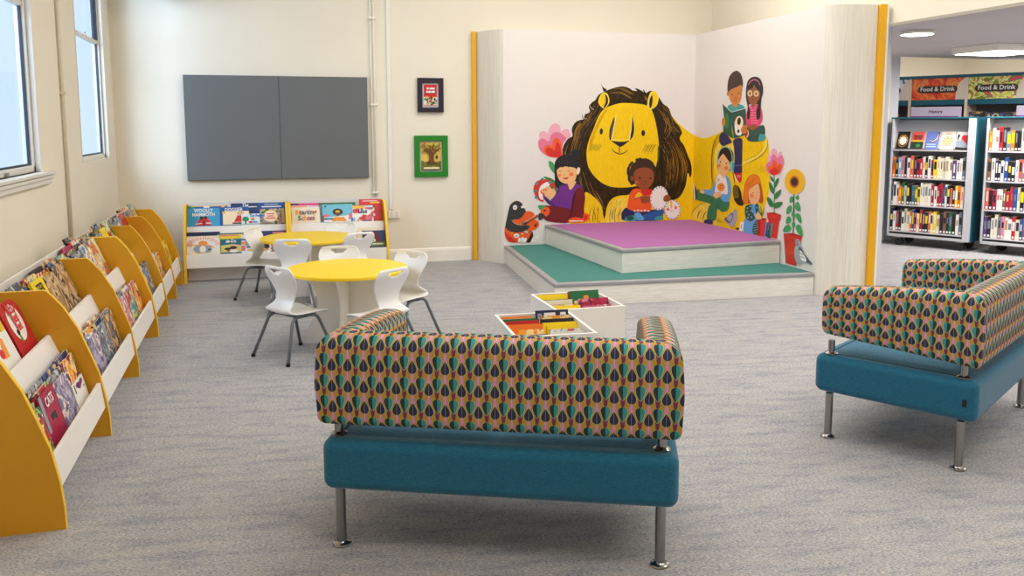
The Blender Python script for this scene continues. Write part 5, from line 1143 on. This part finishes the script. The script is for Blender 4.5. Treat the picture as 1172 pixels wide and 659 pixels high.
f.poly(POT, [(478, 402), (614, 424), (606, 470), (596, 470), (572, 645), (500, 625), (492, 455), (486, 450)], False); f.line(POTd, [(490, 455), (600, 470)], 5); f.line(POTd, [(520, 480), (524, 600)], 5); f.poly(BL, [(472, 488), (498, 490), (478, 624), (458, 618)], False); f.poly(DG, [(505, 520), (520, 500), (536, 505), (515, 632), (482, 624)]); f.poly(TQ, [(522, 500), (536, 506), (522, 600), (512, 610)])
f.done()
# ---- sunflower
f = Fig('painted_flower', 'painted sunflower with green leaves in a tall red pot', 130).at(870, 165, 8.23)
f.line(DG, [(322, 460), (322, 720)], 8, False)
for k in range(26):
    a = 2*PI*k/26; f.ell(YE, 330+74*math.cos(a), 352+96*math.sin(a), 24, 24, 0, 10)
f.ell(YE, 330, 352, 80, 104)
for k in range(26): a = 2*PI*k/26; f.line(MC('petal_line', 222, 150, 20), [(330+40*math.cos(a), 352+52*math.sin(a)), (330+88*math.cos(a), 352+112*math.sin(a))], 3)
f.ell(MC('seed_ring', 200, 110, 30), 328, 354, 46, 58); f.ell(SF, 328, 354, 34, 42); f.ell(HB, 326, 354, 24, 30)
f.at(870, 225, 7.32)
def lf(pts): f.poly(GRl, pts)
f.line(DG, [(284, 0), (284, 150), (280, 310)], 6, False)
for q in ([(250, 45), (256, 5), (275, -5), (282, 20), (270, 48)], [(300, 5), (320, -15), (330, 5), (325, 25), (308, 24)], [(225, 145), (230, 95), (255, 72), (272, 90), (262, 125)], [(300, 105), (298, 65), (318, 42), (338, 75), (338, 120)], [(268, 160), (272, 130), (285, 125), (298, 150), (285, 178)], [(300, 165), (310, 140), (335, 148), (350, 190), (345, 225), (320, 200)], [(222, 225), (225, 180), (245, 165), (264, 185), (258, 215)], [(270, 240), (275, 215), (290, 212), (300, 235), (284, 262)], [(195, 290), (215, 245), (245, 235), (265, 265), (240, 295)], [(305, 270), (310, 240), (335, 235), (355, 275), (362, 330), (330, 315)]): lf(q)
f.poly(POTd, [(200, 310), (280, 305), (352, 330), (348, 345), (205, 325)], False)
f.poly(POT, [(200, 312), (354, 336), (338, 400), (305, 580), (218, 555), (208, 400)], False)
for k in range(10): f.line(POTd, [(215+k*13, 350+9*(k % 3)), (220+k*11, 380+9*(k % 3))], 3); f.line(OR, [(222+k*9, 430+9*(k % 4)), (224+k*8, 470+9*(k % 4))], 3)
f.done()
f = Fig('painted_pigeon', 'painted grey pigeon at the foot of the sunflower pot', 210).at(870, 225, 7.32)
f.poly(GY, [(298, 385), (300, 362), (318, 354), (338, 368), (345, 400), (365, 450), (385, 500), (445, 568), (395, 560), (370, 550), (340, 565), (310, 555), (292, 500), (290, 440), (305, 410)]); f.poly(GYd, [(330, 420), (350, 430), (370, 470), (400, 510), (445, 570), (380, 540), (345, 505), (330, 460)]); f.poly(W_, [(335, 450), (360, 470), (390, 520), (385, 545), (345, 520)])
f.line(GYd, [(335, 470), (365, 490)], 6); f.line(GYd, [(340, 500), (380, 515)], 6); f.ell(MC('neck_violet', 160, 120, 170), 318, 400, 12, 14); f.ell(AQ, 312, 425, 12, 12); f.ell(K_, 310, 372, 3, 3); f.line(PK, [(298, 375), (290, 380)], 4); f.line(PKl, [(320, 556), (320, 582)], 4); f.line(PKl, [(340, 560), (338, 584)], 4)
f.done()

# ------------------------------------------------------------------ wheeled bookcases beyond the opening
for k, c in dict(coral=(226, 96, 84), lightblue=(150, 176, 206), tan=(190, 150, 110)).items(): PALS[k] = [srgb(*c)]; SPINE[k] = M('spine_'+k, srgb(*c), .45)
label_m = M('spine_label', srgb(240, 240, 236), .5)
def trolley(label, x, y, rz):
    t = thing('wheeled_bookcase', label, 'bookcase', (x, y, 0), rz, 'grey wheeled bookcases'); Wd, Dp, z0, z1 = 1.03, .50, .12, 1.715
    for x0, x1, nm in ((0, .022, 0), (Wd-.022, Wd, 1)):
        MB().box((x0, 0, z0), (x1, Dp, z1-.02)).build('side_panel', shelf_grey, t, bevel=.003)
        a = -.014 if nm == 0 else Wd
        MB().box((a, .02, z0), (a+.014, Dp, z1-.02)).build('outer_side_panel', shelf_teal, t, bevel=.002)
    MB().box((-.014, 0, z1-.02), (Wd+.014, Dp, z1)).build('top_panel', shelf_teal, t, bevel=.003)
    MB().box((Wd-.085, -.004, z0), (Wd-.022, .03, z1-.02)).build('front_stile', shelf_grey, t, bevel=.003)
    MB().box((.022, .22, z0), (Wd-.022, .24, z1-.02)).build('back_panel', shelf_back, t)
    MB().prism([(.05, 1.31), (.20, 1.68), (.215, 1.68), (.065, 1.30)], lambda a, b, q: (q, a, b), .022, Wd-.085).build('display_slope', shelf_grey, t)
    for z in (.202, .556, .918, 1.29):
        MB().box((.022, .0, z-.018), (Wd-.06, .22, z)).build('shelf', shelf_grey, t, bevel=.002)
    MB().box((0, 0, z0), (Wd, Dp, z0+.035)).build('base_rail', shelf_grey, t, bevel=.003)
    MB().box((.022, .03, z0+.035), (Wd-.022, .05, .184)).build('toe_gap', black_m, t)
    for cx, cy in ((.14, .06), (Wd-.12, .06), (.14, Dp-.06), (Wd-.12, Dp-.06)):
        c = MB(); c.box((cx-.045, cy-.03, .108), (cx+.045, cy+.03, .12)); c.box((cx-.022, cy-.026, .045), (cx+.03, cy-.020, .108)); c.box((cx-.022, cy+.020, .045), (cx+.03, cy+.026, .108))
        ca = c.build('castor', steel, t, bevel=.002)
        w = MB()
        for yy in (-.032, .008):
            ring = [(cx+.005+.052*math.cos(a), .053+.052*math.sin(a)) for a in [2*PI*k/20 for k in range(20)]]
            w.prism(ring, lambda a, b, q: (a, q, b), cy+yy, cy+yy+.024)
        w.build('castor_wheel', black_m, ca, bevel=.004)
    return t
DRZ = math.atan2(-.877, .480)
tr1 = (8.138, 9.472); trolley('grey wheeled bookcase with face-out books along its top shelf, left of the pair', *tr1, DRZ)
tr2 = (tr1[0]+.480*1.155, tr1[1]-.877*1.155); trolley('grey wheeled bookcase cut off by the right edge of the photo', *tr2, DRZ)
NUM = ['first', 'second', 'third', 'fourth', 'fifth', 'sixth', 'seventh', 'eighth', 'ninth', 'tenth', 'eleventh', 'twelfth', 'thirteenth', 'fourteenth', 'fifteenth', 'sixteenth', 'seventeenth', 'eighteenth', 'nineteenth', 'twentieth']+['twenty-'+s for s in ('first', 'second', 'third', 'fourth', 'fifth', 'sixth', 'seventh', 'eighth', 'ninth')]+['thirtieth', 'thirty-first', 'thirty-second', 'thirty-third']
rb_ = random.Random(21)
NAMEC = {'lightblue': 'light blue', 'tan': 'tan'}
def spine_row(o, z, seq, where, group, x0=.03, x1=.93):
    n = len(seq); ca, sa = math.cos(DRZ), math.sin(DRZ); ws = [rb_.uniform(.8, 1.25) for _ in seq]
    if 'leanlast' in seq: pass
    tot = sum(ws); x = x0
    for k, c in enumerate(seq):
        w = (x1-x0)*ws[k]/tot; h = rb_.uniform(.235, .300); y0 = rb_.uniform(.012, .028)
        wx = x+w/2; X = o[0]+wx*ca-y0*sa; Y = o[1]+wx*sa+y0*ca; x += w
        t = w-.0025; mb = MB()
        mb.box((-t/2, 0, 0), (t/2, .145, h), [1, 1, 0, 0, 0, 0])
        mb.box((-t/2+.002, .002, h-.001), (t/2-.002, .143, h+.0005), 1)
        q = min(t*.42, .011); mb.box((-q, -.0008, .014), (q, .0002, .014+.026), 2)
        acc = rb_.choice(['white', 'white', 'black', 'yellow', 'grey']); acc = acc if acc != c else 'black'
        qq = t*rb_.choice([.18, .28, .36]); za = rb_.uniform(.35, .5)*h; zb = rb_.uniform(.72, .9)*h
        mb.box((-qq, -.0008, za), (qq, .0002, zb), 3)
        if c in ('white', 'cream'): SPm = [SPINE[c], paper, label_m, SPINE[rb_.choice(['black', 'grey', 'coral', 'navy', 'grey', 'tan'])]]
        else: SPm = [SPINE[c], paper, label_m, SPINE[acc]]
        b = mb.build('book', SPm, None, recalc=False)
        b.location = (X, Y, z+.0005); b.rotation_euler = (0, 0, DRZ)
        tag(b, '%s spined book, %s from the left, %s' % (NAMEC.get(c, c), NUM[k], where), 'book', group)
R1 = 'orange navy lightblue pink black white coral black crimson red white black white crimson yellow cream cream white cream white purple white white grey'.split()
R2 = 'grey white white orange green white black black teal brown yellow white white cream white crimson white crimson red blue white black coral black yellow orange cream'.split()
R3 = 'navy white red black white cream cream orange blue orange cream crimson black black orange cream yellow white black brown navy green black white grey'.split()
g1 = 'books on the left wheeled bookcase'; g2 = 'books on the right wheeled bookcase'
spine_row(tr1, .918, R1, 'upper spine row of the left wheeled bookcase', g1); spine_row(tr1, .556, R2, 'middle spine row of the left wheeled bookcase', g1); spine_row(tr1, .202, R3, 'bottom row of the left wheeled bookcase', g1)
Q0 = 'orange white white red black grey orange black black cream blue red'.split(); Q1 = 'brown white navy black white blue black black white coral grey teal'.split(); Q2 = 'coral black crimson white white brown crimson red blue cream black white'.split(); Q3 = 'purple black white cream grey pink white white red cream blue brown'.split()
for z, q, nm in ((1.29, Q0, 'top'), (.918, Q1, 'second'), (.556, Q2, 'third'), (.202, Q3, 'bottom')): spine_row(tr2, z, q, '%s row of the right wheeled bookcase' % nm, g2, .03, .50)
# face-out books on the top of the left unit
ca, sa = math.cos(DRZ), math.sin(DRZ)
def faceout(k, col, label, decor, title=None, tcol=None):
    lx = .125+k*.185; ly = .035; X = tr1[0]+lx*ca-ly*sa; Y = tr1[1]+lx*sa+ly*ca
    t = .022; book(label, col, .158, .245, t, (X, Y, 1.2905+t*math.sin(.38)), (0, -.38, DRZ-PI/2), 'face-out books on the left wheeled bookcase', plain=True, decor=decor, title=title, tcol=tcol)
petals = [(ye_, ell(.5+.32*math.cos(a), .5+.24*math.sin(a), .05, .05, 6)) for a in [k*PI/5 for k in range(10)]]
faceout(0, 'black', 'black book with a white disc ringed in gold, face out on the wheeled bookcase', [(MATS['print_amber'], ell(.5, .46, .40, .36, 14)), (bk_, ell(.5, .46, .36, .32, 14))]+petals+[(wh_, ell(.5, .46, .28, .24, 16))])
faceout(1, 'coral', 'red book titled Beyond the Wall above a dark scene, face out on the wheeled bookcase', [(ye_, rect(0, .42, 1, .50)), (M('print_forest', srgb(40, 56, 50), .5), rect(0, 0, 1, .42)), (gn_, ell(.6, .2, .2, .1, 8))], [('Beyond', .74, .04), ('the Wall', .60, .034)], bk_)
PALS['periwinkle'] = [srgb(110, 128, 200)]
faceout(2, 'periwinkle', 'periwinkle blue book with a curved rope shape, face out on the wheeled bookcase', [(bk_, [(.3, .55), (.5, .5), (.75, .62), (.88, .95), (.98, .95), (.9, .6), (.6, .40), (.3, .44)]), (CR_, [(.32, .52), (.55, .47), (.78, .60), (.9, .9), (.93, .9), (.86, .58), (.58, .43), (.32, .47)]), (ltb, rect(.1, .12, .85, .18)), (ltb, rect(.1, .25, .8, .30))])
faceout(3, 'ivory', 'cream book with a round geometric medallion, face out on the wheeled bookcase', [(MATS['print_brown'], ell(.5, .46, .40, .26, 16)), (CR_, ell(.5, .46, .37, .235, 16))]+[(MATS['print_amber'], ell(.5+.26*math.cos(a), .46+.17*math.sin(a), .07, .045, 6)) for a in [k*PI/4 for k in range(8)]]+[(ye_, ell(.5, .46, .12, .08, 8)), (pk_, rect(.3, .86, .7, .89))])
faceout(4, 'white', 'white and grey book with a red triangle, face out on the wheeled bookcase', [(gy_, [(0, 0), (1, 0), (1, .3), (.4, .6), (0, .5)]), (bk_, [(0, .0), (.9, 0), (.9, .1), (0, .14)]), (M('poster_red', (0, 0, 0)), [(.35, .62), (1, .2), (1, .8), (.4, .8)]), (bk_, rect(.05, .55, .2, .85)), (wh_, ell(.25, .6, .1, .1, 8))])
# tall bookcase behind
OT = (9.133, 10.627); TRZ = math.atan2(-math.cos(math.radians(28)), math.sin(math.radians(28)))
tc = thing('tall_bookcase', 'tall teal and cream bookcase with picture headers, behind the wheeled bookcases', 'bookcase', (*OT, 0), TRZ)
ups = [-.56, .24, 1.01, 1.78, 2.55]
for x in ups: MB().box((x-.018, -.02, 0), (x+.018, .40, 2.285)).build('upright', cream_up, tc, bevel=.002)
MB().box((-.58, -.03, 2.285), (2.57, .40, 2.325)).build('top_board', shelf_teal, tc, bevel=.003)
MB().box((-.56, .385, 0), (2.55, .40, 2.285)).build('back_panel', shelf_back, tc)
food1 = mat_art('tomato_print', [srgb(200, 40, 20), srgb(232, 70, 34), srgb(244, 110, 50), srgb(250, 150, 70), srgb(230, 40, 24)], 7)
food2 = mat_art('salad_print', [srgb(150, 170, 40), srgb(210, 214, 90), srgb(240, 232, 150), srgb(120, 150, 40), srgb(228, 60, 110)], 9)
food0 = mat_art('sky_print', [srgb(70, 100, 170), srgb(210, 220, 240), srgb(240, 240, 245), srgb(90, 120, 190), srgb(240, 240, 250)], 5)
pill = M('sign_pill', srgb(62, 46, 36), .4); hist_m = M('history_sign_white', srgb(226, 214, 240), .4); hist_p = M('history_sign_purple', srgb(160, 60, 160), .4)
for k in range(4):
    a, b = ups[k]+.02, ups[k+1]-.02
    MB().box((a, -.012, 1.90), (b, 0, 1.975)).build('header_rail', shelf_teal, tc, bevel=.002)
    p = MB().box((a, 0, 1.977), (b, .008, 2.283)).build('picture_header', (food0, food1, food2, food1)[k], tc)
    MB().prism([(b-.13, 1.977), (b, 1.977), (b, 2.283), (b-.03, 2.27), (b-.09, 2.2), (b-.12, 2.1)], lambda q, z, t: (q, t, z), -.004, -.001).build('header_curve', cream_up, p)
    c = (a+b)/2-.01; pl = [(c-.22+.05*math.cos(t), 2.125+.05*math.sin(t)) for t in [PI/2+PI*i/8 for i in range(9)]]+[(c+.22+.05*math.cos(t), 2.125+.05*math.sin(t)) for t in [-PI/2+PI*i/8 for i in range(9)]]
    s = MB().prism(pl, lambda q, z, t: (q, t, z), -.012, -.003).build('sign_pill', pill, p)
    text('Food & Drink', .088, MATS['poster_white'], p, 'sign_lettering', (c, -.0135, 2.128), (PI/2, 0, 0), .0012, .95)
    for z in (1.47, 1.05, .63, .2): MB().box((a, -.01, z), (b, .38, z+.02)).build('shelf', cream_up, tc)
for a, b in ((.275, .965), (1.66, 2.4)):
    s = MB().box((a, -.04, 1.70), (b, -.025, 1.875), 0).build('section_sign', hist_m, tc, bevel=.003)
    MB().box((a, -.042, 1.725), (b-.04, -.0405, 1.742)).build('sign_stripe', hist_p, s)
    if a < 1: text('History', .062, bk_, s, 'sign_lettering', ((a+b)/2, -.0415, 1.805), (PI/2, 0, 0), .001)
ct, st_ = math.cos(TRZ), math.sin(TRZ)
def tallbook(lx, col, w, h, label, **k):
    t = .03; X = OT[0]+lx*ct-.02*st_; Y = OT[1]+lx*st_+.02*ct
    book(label, col, w, h, t, (X, Y, 1.4905+t*math.sin(.12)), (0, -.12, TRZ-PI/2), 'books on the tall bookcase', **k)
for lx, c, w, h, lb in ((-.35, 'white', .2, .33, 'white book on the tall bookcase, far left by the grey column'), (-.05, 'magenta', .22, .29, 'magenta book on the tall bookcase, beside the grey column'), (.36, 'orange', .2, .20, 'orange book below the History sign on the tall bookcase'), (.72, 'grey', .3, .215, 'grey book below the History sign on the tall bookcase'),
  (1.15, 'black', .21, .31, 'black book right of the History sign, first of three dark ones'), (1.37, 'navy', .18, .285, 'navy and tan book between the two black books on the tall bookcase'), (1.57, 'black', .18, .30, 'black book with olive patch on the tall bookcase, last of the three dark ones')):
    tallbook(lx, c, w, h, lb)

# ------------------------------------------------------------------ lights
glow = emis('lamp_diffuser', (1, .97, .94), 9.0)
t = thing('ceiling_light', 'round white ceiling lamp on the grey ceiling beyond the opening', 'ceiling light', (6.30, 7.05, ZS-.001))
MB().lathe([(.155, -.028), (.16, -.022), (.16, 0)], seg=40).build('housing', trim_m, t, smooth='auto'); MB().lathe([(.13, -.032), (.148, -.029), (.148, -.026)], seg=40).build('diffuser', glow, t, smooth='auto')
t = thing('ceiling_light', 'square white box ceiling lamp near the top right corner of the photo', 'ceiling light', (8.38, 8.06, 2.45))
MB().box((-.36, -.33, 0), (.36, .33, .082)).build('housing', trim_m, t, bevel=.004); MB().box((-.335, -.305, -.004), (.335, .305, .002)).build('diffuser', glow, t)
for i, (x, y) in enumerate(((11.6, 13.0), (13.4, 11.5))):
    t = thing('ceiling_light', ('long pale strip lamp over the tall bookcase, left one', 'long pale strip lamp over the tall bookcase, right one')[i], 'ceiling light', (x, y, 3.10), math.radians(-28))
    MB().box((-.9, -.14, 0), (.9, .14, .05)).build('housing', trim_m, t, bevel=.004); MB().box((-.88, -.12, -.004), (.88, .12, .0)).build('diffuser', glow, t)
def area(name, loc, sx, sy, power, col, rot=(0, 0, 0)):
    l = bpy.data.lights.new(name, 'AREA'); l.shape = 'RECTANGLE'; l.size = sx; l.size_y = sy; l.energy = power; l.color = col
    o = bpy.data.objects.new(name, l); C.objects.link(o); o.location = loc; o.rotation_euler = rot; return o
warm = (1, .95, .88)
for x, y in ((1.5, .8), (1.5, 4.2), (1.9, 7.4), (4.2, .8), (4.2, 4.2), (4.0, 7.4)): area('ceiling_panel_lamp', (x, y, 4.12), 1.5, 1.5, PW_MAIN, warm)
for x, y in ((8.0, 5.2), (8.6, 1.5)): area('side_bay_lamp_or_fill', (x, y, 2.50), 1.0, 1.0, PW_SIDE, (1, .96, .93))
area('side_bay_lamp_or_fill', (9.3, 6.6, 2.50), .8, .8, PW_SIDE*.8, (1, .96, .93))  # added fill, out of view, to brighten the tall and wheeled bookcases
area('side_bay_lamp_or_fill', (8.38, 8.06, 2.44), .6, .6, PW_SIDE*.4, (1, .95, .9))
area('hall_lamp', (11.8, 10.5, 3.05), 2.2, 2.2, PW_SIDE*4.0, (1, .95, .88))
# added area lights outside, out of view, boosting window daylight on the back wall
for y, k in ((3.4, 1.0), (6.6, 1.25)):
    o = area('daylight_fill', (-3.3, y, 3.3), 2.2, 2.6, PW_WIN*k, (.62, .76, 1)); o.rotation_euler = Vector((1.8, 2.6, -.55)).to_track_quat('-Z', 'Y').to_euler()
w = bpy.data.worlds.new('world'); bpy.context.scene.world = w; w.use_nodes = True
bg = w.node_tree.nodes['Background']; tcn = w.node_tree.nodes.new('ShaderNodeTexCoord'); nn = w.node_tree.nodes.new('ShaderNodeTexNoise'); rp = w.node_tree.nodes.new('ShaderNodeValToRGB')
w.node_tree.links.new(tcn.outputs['Generated'], nn.inputs['Vector']); nn.inputs['Scale'].default_value = 2.2
rp.color_ramp.elements[0].position = .35; rp.color_ramp.elements[0].color = (.72, .86, .97, 1); rp.color_ramp.elements[1].position = .65; rp.color_ramp.elements[1].color = (.82, .93, 1, 1)
w.node_tree.links.new(nn.outputs[0], rp.inputs[0]); w.node_tree.links.new(rp.outputs[0], bg.inputs[0]); bg.inputs[1].default_value = .95
sc_ = bpy.context.scene
sc_.view_settings.view_transform = 'Standard'; sc_.view_settings.look = 'None'; sc_.view_settings.gamma = 1; sc_.view_settings.exposure = EXPO; sc_.view_settings.use_curve_mapping = False
sc_.cycles.use_denoising = True; sc_.cycles.max_bounces = 8; sc_.cycles.diffuse_bounces = 5; sc_.cycles.glossy_bounces = 3; sc_.cycles.transparent_max_bounces = 8
sc_.cycles.sample_clamp_indirect = 6
